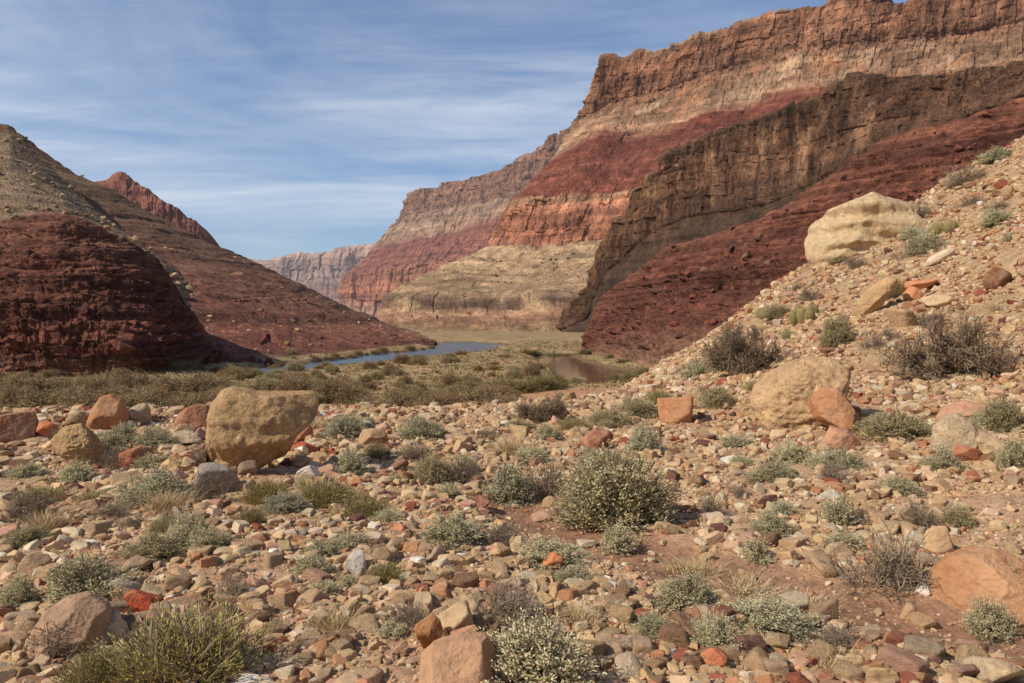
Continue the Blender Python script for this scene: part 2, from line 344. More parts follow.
# ------------------------------------------------------------------ cliffs and hills: strata lines lofted at real distances
def terrain(name, label, lines, ncol, nrows, disp, bands, mat, warp=0.25, seed=0, back=None, colfn=None, flute=(40, 8), strata=9.0, smooth=False, cat='cliff', wts=None, sat=0.66, cliff=None, ledgy=1.0, beds=(0.0, 1.0)):
    """lines: top to bottom, each a list of (px, py, distance); nrows per interval; disp per line (metres);
    bands: list of (v, colour)"""
    t = np.linspace(0, 1, ncol); L = []
    for ln in lines:
        a = np.array(ln, float); s = (a[:, 0] - a[0, 0]) / (a[-1, 0] - a[0, 0])
        px = np.interp(t, s, a[:, 0]); py = np.interp(t, s, a[:, 1]); d = np.interp(t, s, a[:, 2])
        L.append(PT(px, py, d))
    if back is not None:        # the far side of the ridge, falling away
        dz, dy, dx = back; b = L[0].copy(); b[:, 2] -= dz; b[:, 1] += dy; b[:, 0] += dx; L.insert(0, b); nrows = [6] + list(nrows); disp = [disp[0]] + list(disp); v0 = -1
    else: v0 = 0
    rows, vv, am = [], [], []
    for k in range(len(L) - 1):
        n = nrows[k]
        for j in range(n + (1 if k == len(L) - 2 else 0)):
            f = j / n; rows.append(L[k] * (1 - f) + L[k + 1] * f); vv.append(v0 + k + f); am.append(disp[k] * (1 - f) + disp[k + 1] * f)
    skirt = L[-1].copy(); skirt[:, 2] -= 3.0; rows.append(skirt); vv.append(v0 + len(L) - 1); am.append(disp[-1])
    P = np.array(rows); v = np.array(vv)[:, None] * np.ones((1, ncol)); A = np.array(am)[:, None]
    du = np.gradient(P, axis=1); dv = np.gradient(P, axis=0)
    nrm = np.cross(du, dv); nrm /= np.linalg.norm(nrm, axis=-1, keepdims=True) + 1e-9
    toc = EYE - P; sgn = np.sign((nrm * toc).sum(-1, keepdims=True)); sgn[sgn == 0] = 1
    vis0 = np.argmax(v[:, 0] >= 0); nrm *= np.median(sgn[vis0:])
    nh = nrm.copy(); nh[..., 2] *= 0.35; nh /= np.linalg.norm(nh, axis=-1, keepdims=True) + 1e-9
    x, y, z = P[..., 0], P[..., 1], P[..., 2]; o = seed * 13.7
    fl, fz = flute
    f1 = ridged(x / fl + o, y / fl, z / (fl * fz) + o, 4)                    # vertical ribs and gullies
    zz = z + strata * 0.5 * fbm(x / (strata * 6) + o, y / (strata * 6), 0, 2)
    f2 = perlin(zz / strata, o + 0 * x, x / (strata * 30)) + 0.6 * perlin(zz / (strata * 0.37), o + 5 + 0 * x, x / (strata * 12))
    f2 = np.tanh(2.2 * f2)                                                  # ledges
    f3 = fbm(x / (fl * 0.3), y / (fl * 0.3), z / (fl * 0.3) + o, 5)
    f4 = ridged(x / (fl * 0.30) + 3 * o, y / (fl * 0.30), z / (fl * 0.30 * 7.0) + o, 4)   # vertical joints
    f5 = ridged(x / (fl * 0.22) + 5 * o, y / (fl * 0.22), z / (fl * 0.22) + o, 4)          # rubble and blocks
    cl = np.array(([cliff[0]] if back is not None else []) + list(cliff) + [cliff[-1]])
    iv = np.clip(np.floor(np.array(vv)).astype(int) - v0, 0, len(cl) - 1); cn = cl[iv][:, None] + 0.0 * x
    for _ in range(9): cn = (np.roll(cn, 1, 0) + cn + np.roll(cn, -1, 0)) / 3
    uarc = np.concatenate([[0], np.cumsum(np.hypot(np.diff(P[-2, :, 0]), np.diff(P[-2, :, 1])))])[None, :] * np.ones_like(x)
    b1, l1 = blocks(uarc, zz, fl * 0.20, strata * 3.2, seed); b2, l2 = blocks(uarc, zz, fl * 0.08, strata * 0.9, seed + 20)
    D = A * ledgy * (cn * (0.24 * b1 + 0.13 * b2) + (1 - cn) * (0.10 * b1 + 0.12 * b2) * (cn > 0.04) * sstep(0.11, 0.16, cn + 0.1 * (ledgy > 1)))
    if beds[0] > 0:          # benches: each bed has a steep riser and steps back at its top, broken along the slope
        h_ = beds[1]; cellh = hash01(np.floor(uarc / (h_ * 5.0) + 1.5 * perlin(uarc / (h_ * 7), z / (h_ * 3), seed)), np.floor(z / (h_ * 4)))
        zb = zz + h_ * 1.2 * cellh + h_ * 1.0 * fbm(x / (h_ * 14), y / (h_ * 14), seed, 2); fr = (zb / h_) % 1.0; fr2 = (zb / (h_ * 2.9) + 0.3) % 1.0
        mk = np.clip(0.55 + 1.3 * fbm(x / (h_ * 9), y / (h_ * 9), z / (h_ * 3) + seed, 3), 0.1, 1.5)
        D = D + A * beds[0] * mk * (0.55 * (fr - 0.5) + 0.75 * (fr2 - 0.5))
    D = D + A * (cn * (0.55 * f1 + 0.42 * f4 + 0.06 * f5) + (1 - cn) * (0.34 * f1 + 0.16 * f2 + 0.12 * f5) + 0.16 * f3)
    edge = np.ones(ncol); P = P + nh * (D * edge)[..., None]
    # albedo bands
    bv = np.array([b[0] for b in bands]); bc = np.array([b[1] for b in bands])
    w = v + warp * fbm(x / (fl * 2.5), y / (fl * 2.5), z / (fl * 2) + o + 3, 4) + 0.10 * warp * f2
    C = np.stack([np.interp(w, bv, bc[:, i]) for i in range(3)], -1)
    st = fbm(x / (fl * 0.25), y / (fl * 0.25), z / (fl * 1.6) + o, 4)[..., None]
    hz = perlin(zz / (strata * 0.55), o + 11 + 0 * x, x / (strata * 20))[..., None]
    hz2 = perlin(zz / (strata * 0.22), o + 17 + 0 * x, x / (strata * 14))[..., None]
    C = C * (1 + 0.55 * st) * (1 + 0.34 * hz) * (1 + 0.26 * hz2)
    if colfn is not None: C = colfn(C, v, x, y, z, t[None, :] * np.ones_like(v), f1, f2)
    # rain streaks and desert varnish running down the face (stains)
    sk = fbm(x / (fl * 0.12) + 2 * o, y / (fl * 0.12), z / (fl * 1.2), 4)[..., None]
    C = C * (1 + 0.45 * sk) * (0.84 + 0.32 * l2[..., None]) * (0.88 + 0.24 * l1[..., None])
    lum = (C * np.array([0.3, 0.55, 0.15])).sum(-1, keepdims=True) * np.array([1.12, 0.98, 0.66]); C = lum + (C - lum) * sat
    f = grid_faces(P.shape[0], ncol)
    me = mesh_from(name, P.reshape(-1, 3), f, mat, np.clip(C.reshape(-1, 3), 0.004, 0.9), smooth)
    o_ = link(name, me); tag(o_, label, cat, kind='structure'); return o_

def build_cliffs():
    # farthest mesa
    terrain('mesa_cliff', 'farthest pale flat-topped mesa closing the canyon', [
        [(236,263,12000),(258,262,12000),(268,263,11800),(272,262,11700),(284,257,11500),(300,256,11600),(324,257,11500),(331,253,11300),(342,251,11300),(356,249,11300),(372,247,11200),(430,243,11000)],
        [(236,283,11900),(300,282,11400),(372,276,11000),(430,274,10800)],
        [(236,306,11000),(300,306,10600),(372,303,10400),(430,300,10200)],
        [(236,323,9500),(430,323,9500)]], 240, [40, 26, 10], [110, 130, 60, 30],
        [(0, S(176,132,112)), (0.5, S(164,120,104)), (1, S(172,132,116)), (1.5, S(160,104,90)), (3, S(150,96,80))], M['far'], seed=1, cliff=(1, 0.4, 0.1), back=(300, 900, 0), flute=(520, 5), strata=110)
    # left back wall
    terrain('back_cliff', 'hazy stepped wall of red and brown strata behind the promontory', [
        [(411,196,5200),(414,192,5150),(440,188.5,4900),(446,185,4880),(456,183,4800),(470,180,4700),(490,176,4550),(500,171,4500),(520,163,4400),(540,150,4300),(552,140,4250),(566,133,4200),(580,124,4100),(610,112,4000)],
        [(402,220,5000),(440,212,4750),(470,206,4550),(520,192,4200),(610,150,3900)],
        [(376,249,4800),(420,241,4500),(450,236,4350),(480,224,4200),(520,218,4000),(610,190,3700)],
        [(345,279,4500),(370,273,4350),(420,266,4150),(470,256,3950),(520,250,3800),(610,240,3500)],
        [(341,300,4450),(380,304,4250),(420,298,4050),(470,290,3850),(520,280,3700),(610,270,3400)],
        [(335,326,3800),(420,326,3600),(610,326,3000)]], 420, [52, 46, 46, 46, 14], [60, 66, 40, 50, 44, 10],
        [(0, S(166,114,86)), (0.5, S(152,100,78)), (1, S(166,118,94)), (1.35, S(184,142,112)), (1.85, S(166,118,92)), (2.05, S(144,76,60)), (2.9, S(150,82,64)), (3.1, S(184,110,82)), (3.8, S(172,96,72)), (4.2, S(160,110,84)), (5, S(150,110,84))],
        M['far'], beds=(0.22, 30.0), seed=2, cliff=(1, 0.5, 0.2, 0.9, 0.2), back=(400, 900, 0), flute=(210, 6), strata=46)
    # great wall and its red promontory
    def main_col(C, v, x, y, z, t, f1, f2):
        n = fbm(x / 52, y / 52, z / 70, 4)
        pale = (sstep(1.0, 1.35, v) * (1 - sstep(1.75, 2.05, v)) * sstep(0.0, 0.3, n))[..., None]
        C = C + (np.array(S(192,152,118)) - C) * pale * 0.7
        # upper wall: rusty streaks and dark varnish
        n2 = fbm(x / 17, y / 17, z / 174 + 3, 4); up = (1 - sstep(1.0, 1.3, v))
        n4 = fbm(x / 87 + 7, y / 87, z / 290, 3); up2 = 1 - sstep(1.7, 2.0, v)
        C = C * (1 + 0.75 * up * n2 + 0.5 * up2 * n4)[..., None]
        rust = (up2 * sstep(0.1, 0.45, fbm(x / 32 + 21, y / 32, z / 244, 4)))[..., None]; C = C + (np.array(S(186,118,74)) - C) * rust * 0.7
        # tan slope: yellow ledge and olive patches
        n3 = fbm(x / 70, y / 35, z / 35 + 9, 4)
        sl = sstep(4.15, 4.35, v) * (1 - sstep(5.9, 6.1, v))
        C = C + (np.array(S(140,118,82)) - C) * (sl * sstep(0.15, 0.45, n3) * 0.55)[..., None]
        yl = sstep(4.62, 4.74, v) * (1 - sstep(5.05, 5.2, v)) * sstep(-0.1, 0.25, fbm(x / 35, y / 35, 5, 3))
        C = C + (np.array(S(186,156,100)) - C) * (yl * 0.4)[..., None]
        # the dark lower cliff is broken by fans of tan talus
        fan = sstep(-0.08, 0.12, fbm(x / 41 + 3, y / 116, z / 116, 3)) * sstep(5.9, 6.0, v) * (1 - sstep(7.0, 7.2, v))
        C = C + (np.array(S(182,142,100)) - C) * fan[..., None]
        return C
    terrain('canyon_cliff', 'great stepped wall with brown rim, red slopes and pink cliff band', [
        [(589,116,1382),(592,104,1374),(596,84,1366),(600,66,1358),(604,57.5,1350),(612,57,1345),(616,60,1339),(628,61,1328),(638,53,1320),(650,53,1312),(654,57,1307),(668,50,1291),(700,38,1264),(745,25,1226),(780,14,1199),(800,11,1183),(828,8,1161),(834,0,1150),(846,-4,1139),(866,-3,1129),(882,-1,1118),(890,7,1112),(906,7,1102),(914,1,1096),(926,-7,1085),(1024,-34,1026),(1160,-70,950)],
        [(577,124,1350),(600,112,1339),(625,102,1307),(660,93,1269),(700,80,1231),(740,66,1193),(770,55,1166),(800,50,1145),(860,44,1102),(900,42,1080),(960,38,1053),(1024,24,999),(1160,-5,929)],
        [(553,162,1242),(575,146,1220),(605,128,1199),(616,130,1193),(634,138,1177),(668,130,1150),(700,116,1123),(722,112,1112),(745,111,1096),(770,98,1085),(800,92,1069),(860,80,1037),(1024,66,950),(1160,40,886)],
        [(509,205,1089),(540,200,1067),(578,195,1045),(620,195,1023),(650,190,1007),(700,175,990),(860,140,935),(1024,120,880),(1160,100,825)],
        [(489,249,1053),(505,247,1042),(545,250,1014),(575,246,1002),(605,240,991),(650,238,974),(700,230,952),(860,200,896),(1024,180,840),(1160,170,784)],
        [(428,276,942),(470,270,923),(510,273,904),(560,270,890),(610,265,878),(700,262,845),(1160,250,748)],
        [(383,297,788),(440,299,772),(500,297,764),(550,293,757),(600,291,749),(700,288,733),(1160,280,702)],
        [(382,309,758),(440,312,739),(500,311,732),(550,309,720),(600,310,712),(700,308,701),(1160,305,670)],
        [(374,334,700),(440,335,690),(500,335.5,680),(570,335,680),(640,335,680),(1160,336,660)]],
        900, [90, 50, 70, 60, 28, 32, 20, 34], [11, 15, 9, 11, 10, 13, 5, 7, 4],
        [(-1, S(146,116,86)), (0.0, S(146,108,76)), (0.04, S(140,88,62)), (0.5, S(146,94,66)), (0.95, S(142,94,68)), (1.1, S(146,100,72)), (1.5, S(150,106,78)), (1.85, S(160,118,88)), (2.0, S(146,88,64)), (2.1, S(132,62,45)), (2.6, S(138,70,50)), (2.93, S(128,60,44)), (3.0, S(176,126,92)), (3.12, S(178,112,80)), (3.5, S(174,104,74)), (3.9, S(168,102,74)), (3.97, S(160,104,80)), (4.12, S(186,146,106)), (5.0, S(184,144,104)), (5.9, S(176,136,98)), (6.0, S(146,112,84)), (6.5, S(124,90,70)), (6.95, S(138,102,78)), (7.1, S(178,130,94)), (7.5, S(160,112,82)), (8, S(168,136,92))],
        M['far'], warp=0.2, sat=0.74, beds=(0.55, 8.0), seed=3, cliff=(1, 0.45, 0.14, 1, 0.1, 0.1, 0.5, 0.1), back=(60, 700, 30), colfn=main_col, flute=(66, 7), strata=13)
    # butte behind the left hill
    terrain('butte', 'small red pointed butte peeping over the left hill', [
        [(60,196,1500),(95,184,1480),(108,181,1470),(114,175,1465),(119,172,1460),(124,174,1460),(130,181,1460),(146,190,1450),(160,200,1440),(168,206,1440),(177,210,1440),(186,219,1440),(194,221,1440),(199,226,1440),(203,238,1440),(206,246,1440)],
        [(60,210,1440),(120,196,1420),(160,214,1410),(206,250,1420)],
        [(60,260,1300),(120,262,1300),(206,266,1300)]], 150, [16, 36], [9, 14, 10],
        [(-1, S(150,86,66)), (0, S(150,82,64)), (0.7, S(140,70,54)), (1.2, S(150,84,64)), (2, S(120,60,48))], M['far'], seed=4, cliff=(0.5, 0.3), back=(60, 160, 10), flute=(38, 5), strata=14, cat='butte')
    # dark cliff on the right
    def dark_col(C, v, x, y, z, t, f1, f2):
        top = (1 - sstep(0.0, 0.10, v))[..., None]
        C = C + (np.array(S(118,92,62)) - C) * top * 0.4
        n = fbm(x / 16, y / 16, z / 46, 4); face = sstep(0.05, 0.2, v) * (1 - sstep(0.8, 1.05, v))
        C = C + (np.array(S(182,138,104)) - C) * (face * sstep(0.12, 0.42, n) * 0.65)[..., None]
        n2 = fbm(x / 9 + 40, y / 9, z / 60, 4)
        C = C * (1 - 0.5 * face * sstep(0.15, 0.45, n2))[..., None] * np.array([0.86, 0.80, 0.78])
        return C
    terrain('dark_cliff', 'dark brown varnished cliff over grey talus on the right bank', [
        [(564,330,690),(568,318,680),(573,309,670),(590,287,650),(596,268,640),(604,244,625),(611,230,615),(629,216,600),(639,204,590),(641,190,585),(660,174,570),(667,157,562),(684,150,550),(706,140,535),(729,130,520),(774,117,490),(800,107,475),(825,97,460),(845,87,450),(857,78,445),(875,77,435),(905,81,420),(937,79,405),(980,72,390),(1024,65,370),(1160,40,320)],
        [(565,332,660),(590,318,640),(608,274,610),(650,236,575),(690,218,545),(730,212,515),(770,206,485),(820,184,452),(860,158,426),(900,141,405),(1024,104,352),(1160,72,305)],
        [(566,338,610),(600,336,580),(660,330,530),(720,300,480),(800,250,420),(860,215,390),(1024,150,320),(1160,115,270)]],
        560, [110, 56], [9, 6, 6],
        [(-1, S(110,98,64)), (0, S(118,84,58)), (0.3, S(118,82,58)), (0.7, S(106,74,54)), (0.85, S(98,70,52)), (1.3, S(86,65,50)), (2, S(92,70,53))], M['far'], warp=0.35, sat=0.8, beds=(0.25, 7.0), seed=5, cliff=(0.95, 0.1), back=(30, 120, 20), colfn=dark_col, flute=(26, 8), strata=9.0)
    # red layered slope on the right
    def red_col(C, v, x, y, z, t, f1, f2):
        low = sstep(1.5, 2.4, v + 0.35 * fbm(x / 10, y / 10, z / 6, 3))[..., None]
        C = C + (np.array(S(158,104,82)) - C) * low * 0.7
        return C
    terrain('red_slope', 'dark red ledgy sandstone slope rising above the pond', [
        [(583,349,236),(586,334,236),(591,322,236),(596,311,236),(602,297,235),(622,283,226),(643,269,215),(657,255,207),(668,247,201),(695,240,190),(721,233,181),(745,225,175),(766,218,170),(793,201,165),(820,185,162),(840,169,160),(882,140,156),(920,130,153),(960,121,150),(1024,99,148),(1160,50,144)],
        [(583,351,232),(600,325,222),(650,300,188),(720,280,160),(800,255,146),(900,205,138),(1024,160,132),(1160,110,128)],
        [(583,353,228),(600,345,205),(650,345,158),(720,335,141),(800,305,128),(900,275,120),(1024,240,116),(1160,200,112)],
        [(583,356,215),(606,362,184),(640,374,148),(700,378,132),(800,384,118),(1160,392,105)]],
        760, [70, 90, 60], [1.6, 3.0, 2.8, 0.8],
        [(-1, S(120,62,48)), (0, S(126,66,47)), (0.5, S(118,58,42)), (1.0, S(112,54,40)), (2.0, S(118,60,44)), (3, S(156,106,78))], M['mid'], warp=0.3, seed=6, ledgy=1.0, beds=(0.75, 1.5), cliff=(0.12, 0.15, 0.12), back=(14, 50, 6), colfn=red_col, flute=(10, 0.6), strata=1.7)
    # left hill
    def hill_col(C, v, x, y, z, t, f1, f2):
        dk = (1 - sstep(0.1, 0.8, v + 0.4 * fbm(x / 40, y / 40, z / 20, 3)))[..., None] * (1 - sstep(0.45, 0.75, t))[..., None]
        C = C + (np.array(S(118,84,60)) - C) * dk
        tan = (sstep(0.16, 0.45, fbm(x / 22, y / 22, z / 5, 4)))[..., None] * 0.5
        return C + (np.array(S(150,112,84)) - C) * tan
    terrain('left_hill', 'long red and brown banded hill sloping down to the river', [
        [(-200,40,430),(-60,96,405),(0,124,395),(8,125,394),(14,130,393),(22,136,392),(34,146,392),(52,160,390),(75,174,388),(110,190,385),(150,213,384),(200,240,384),(250,261,388),(300,284,392),(350,309,390),(375,319,380),(396,329,365),(415,334,345),(424,338,335),(434,344,318)],
        [(-200,160,330),(0,215,310),(110,250,300),(200,276,300),(300,312,305),(360,327,305),(400,338,305),(434,345,305)],
        [(-200,280,230),(0,300,215),(110,315,210),(200,326,215),(300,340,230),(360,343,262),(400,345,285),(434,346,310)],
        [(-200,376,148),(0,376,150),(180,374,152),(250,369.5,161),(300,362.6,184),(360,356,219),(400,351.5,252),(434,347,296)]],
        520, [70, 70, 60], [3.0, 4.0, 3.2, 1.5],
        [(-1, S(96,74,54)), (0, S(122,80,58)), (0.8, S(136,80,58)), (1.5, S(142,78,56)), (2.2, S(138,70,50)), (2.8, S(128,62,45)), (3, S(150,114,84))], M['mid'], warp=0.3, beds=(0.35, 4.0), seed=7, cliff=(0.05, 0.05, 0.1), back=(30, 90, -20), colfn=hill_col, flute=(26, 1.6), strata=5.0, cat='hill')
    # tan talus tongue on the left
    def tal_col(C, v, x, y, z, t, f1, f2):
        n = fbm(x / 3, y / 3, z / 3, 4)[..., None]; return C * (1 + 0.35 * n)
    terrain('talus_slope', 'tan talus slope strewn with rubble above the red mound', [
        [(-200,60,380),(-60,110,360),(0,131,345),(10,132,342),(25,146,338),(44,163,332),(64,181,326),(85,201,318),(110,222,308),(140,242,296),(161,258,286),(185,280,277),(204,300,268)],
        [(-200,190,260),(0,205,250),(64,225,244),(110,250,240),(161,280,240),(185,296,250),(204,303,260)],
        [(-200,300,190),(0,290,200),(110,300,205),(161,310,215),(185,308,238),(204,306,256)]], 300, [60, 40], [1.2, 1.6, 1.0],
        [(-1, S(90,74,56)), (0, S(124,96,70)), (0.5, S(150,118,86)), (1.0, S(150,116,84)), (2, S(138,102,76))], M['mid'], warp=0.3, seed=8, cliff=(0, 0), back=(8, 8, -3), colfn=tal_col, flute=(6, 1.0), strata=3.0, cat='slope')
    # red mound
    terrain('red_mound', 'rounded dark red layered mound on the far bank', [
        [(-220,250,160),(-60,232,152),(0,222,150),(25,217,150),(51,215,150),(76,219,151),(102,232,153),(127,242,155),(149,256,159),(163,272,165),(174,291,173),(184,306,182),(197,325,190),(212,343,192),(240,357,186),(274,369,176)],
        [(-220,290,146),(-60,270,139),(0,262,137),(60,260,137),(102,270,139),(135,282,143),(156,296,150),(168,312,160),(190,334,176),(212,349,184),(240,360,180),(274,369.5,174)],
        [(-220,330,134),(-60,318,128),(0,312,126),(60,312,126),(110,318,128),(145,326,133),(165,336,143),(188,348,160),(212,356,172),(240,363,172),(274,370,168)],
        [(-220,352,126),(-60,348,121),(0,346,119),(60,346,119),(120,350,121),(158,354,128),(185,358,145),(212,361,160),(240,366,163),(274,370.5,163)],
        [(-220,392,108),(0,388,113),(60,386,115),(120,384,118),(165,378,130),(190,375,142),(212,373,150),(240,371,156),(274,371.5,158)]],
        560, [56, 56, 40, 44], [2.0, 3.4, 4.2, 4.6, 1.0],
        [(-1, S(132,72,52)), (0, S(136,76,54)), (1, S(124,62,44)), (2, S(122,58,42)), (3.4, S(126,62,44)), (4, S(146,92,68))], M['mid'], warp=0.5, seed=9, beds=(0.65, 1.6), cliff=(0.1, 0.12, 0.15, 0.2), back=(8, 22, -4), flute=(8, 0.7), strata=1.5, cat='mound')
build_cliffs()

# ------------------------------------------------------------------ rocks
def icosphere(sub):
    t = (1 + 5 ** 0.5) / 2
    v = [(-1,t,0),(1,t,0),(-1,-t,0),(1,-t,0),(0,-1,t),(0,1,t),(0,-1,-t),(0,1,-t),(t,0,-1),(t,0,1),(-t,0,-1),(-t,0,1)]
    f = [(0,11,5),(0,5,1),(0,1,7),(0,7,10),(0,10,11),(1,5,9),(5,11,4),(11,10,2),(10,7,6),(7,1,8),(3,9,4),(3,4,2),(3,2,6),(3,6,8),(3,8,9),(4,9,5),(2,4,11),(6,2,10),(8,6,7),(9,8,1)]
    v = [np.array(p, float) / np.linalg.norm(p) for p in v]
    for _ in range(sub):
        cache = {}; nf = []
        def mid(a, b):
            k = (min(a, b), max(a, b))
            if k not in cache:
                p = v[a] + v[b]; v.append(p / np.linalg.norm(p)); cache[k] = len(v) - 1
            return cache[k]
        for a, b, c in f:
            x, y, z = mid(a, b), mid(b, c), mid(c, a); nf += [(a, x, z), (b, y, x), (c, z, y), (x, y, z)]
        f = nf
    return np.array(v), np.array(f)
ICO = {k: icosphere(k) for k in (1, 2, 3, 4, 5)}
def rock_verts(sub, seed, planes=11, p=14.0, rough=0.05, box=0.0, nfreq=2.2, pit=0.0):
    """a stone cut by random planes, edges worn, surface roughened; fits a unit box, stands on z = 0"""
    r_ = np.random.default_rng(seed); d, f = ICO[sub]
    nrm = r_.normal(size=(planes, 3)); nrm /= np.linalg.norm(nrm, axis=1)[:, None]; h = r_.uniform(0.62, 1.0, planes)
    if box > 0:
        bx = np.array([(1,0,0),(-1,0,0),(0,1,0),(0,-1,0),(0,0,1),(0,0,-1)], float) + r_.normal(scale=0.13, size=(6, 3)); bx /= np.linalg.norm(bx, axis=1)[:, None]
        nrm = np.concatenate([nrm, bx]); h = np.concatenate([h * 1.0 + 0.25 * box, r_.uniform(0.6, 0.75, 6)])
    q = np.maximum(d @ nrm.T, 0) / h
    r = (q ** p).sum(1) ** (-1 / p); r = np.minimum(r, 1.35)
    s = seed * 3.1
    n = fbm(d[:, 0] * nfreq + s, d[:, 1] * nfreq, d[:, 2] * nfreq, 5, 0.55)
    r = r * (1 + rough * 2.0 * n)
    if pit > 0:
        c = ridged(d[:, 0] * 5 + s, d[:, 1] * 5, d[:, 2] * 5, 3); r = r * (1 - pit * np.maximum(0, c - 0.25))
    v = d * r[:, None]
    v -= (v.max(0) + v.min(0)) / 2; v /= (v.max(0) - v.min(0)); v[:, 2] += 0.5
    return v, f
SHAPES = []       # shared stone shapes for the middling rocks
for i in range(18):
    kind = ('angular', 'blocky', 'rounded')[i % 3]
    kw = dict(angular=dict(planes=9, p=40, rough=0.04, nfreq=3.0), blocky=dict(planes=9, p=36, rough=0.035, box=0.8, nfreq=3.0), rounded=dict(planes=13, p=12, rough=0.055, nfreq=2.6))[kind]
    SHAPES.append((kind, rock_verts(3, 100 + i, **kw)))
SHAPE_ME = []
for kind, (v, f) in SHAPES: SHAPE_ME.append(mesh_from('rock_shape', v, f, M['rock'], None, True))
RC = {'tan': S(182,150,112), 'buff': S(196,166,128), 'cream': S(204,182,150), 'orange': S(176,126,90), 'rust red': S(150,88,66), 'maroon': S(110,76,66),
      'pinkish': S(184,142,116), 'grey': S(166,146,122), 'brown': S(140,106,80), 'white': S(218,206,188)}
NAMES = list(RC)
W_TER = np.array([42, 30, 13, 6, 2.2, 1.4, 4, 2.5, 7, 1.2], float); W_HILL = np.array([34, 22, 9, 8, 4, 2, 6, 3, 9, 1], float)

LAND = []        # landmarks: (px, py, w, h, phrase)
BLOCK = []       # (x, y, radius) keep-out discs for scattered stones
def face_from_cam(x, y): return math.atan2(x, y)
def place_rock(px, pyb, w, h, colour, label, seed, name='rock', depth=0.8, sink=0.10, tilt=0.0, yaw=None, mat='rock', phrase=None, cat='rock', dz=0.0, tone=1.0, **kw):
    p = hit(px, pyb); d = p[1]; W = w * d / F; H = h * d / F
    kw.setdefault('planes', 12); kw.setdefault('p', 12)
    v, f = rock_verts(5 if w > 60 else 4, seed, **kw)
    me = mesh_from(name, v * np.array([W * 1.02, W * depth, H * (1 + sink)]), f, M[mat], None, True)
    o = link(name, me); yw = -face_from_cam(p[0], p[1]) if yaw is None else yaw
    o.rotation_euler = (0, tilt, yw); o.location = (p[0], p[1] + W * depth * 0.32, p[2] - H * sink + dz)
    c = RC[colour] if isinstance(colour, str) else colour
    o.color = (*[min(0.9, k * tone) for k in c], 1); tag(o, label, cat)
    BLOCK.append((o.location.x, o.location.y, W * 0.42)); 
    if phrase: LAND.append((px, pyb - h / 2, w, h, phrase))
    return o

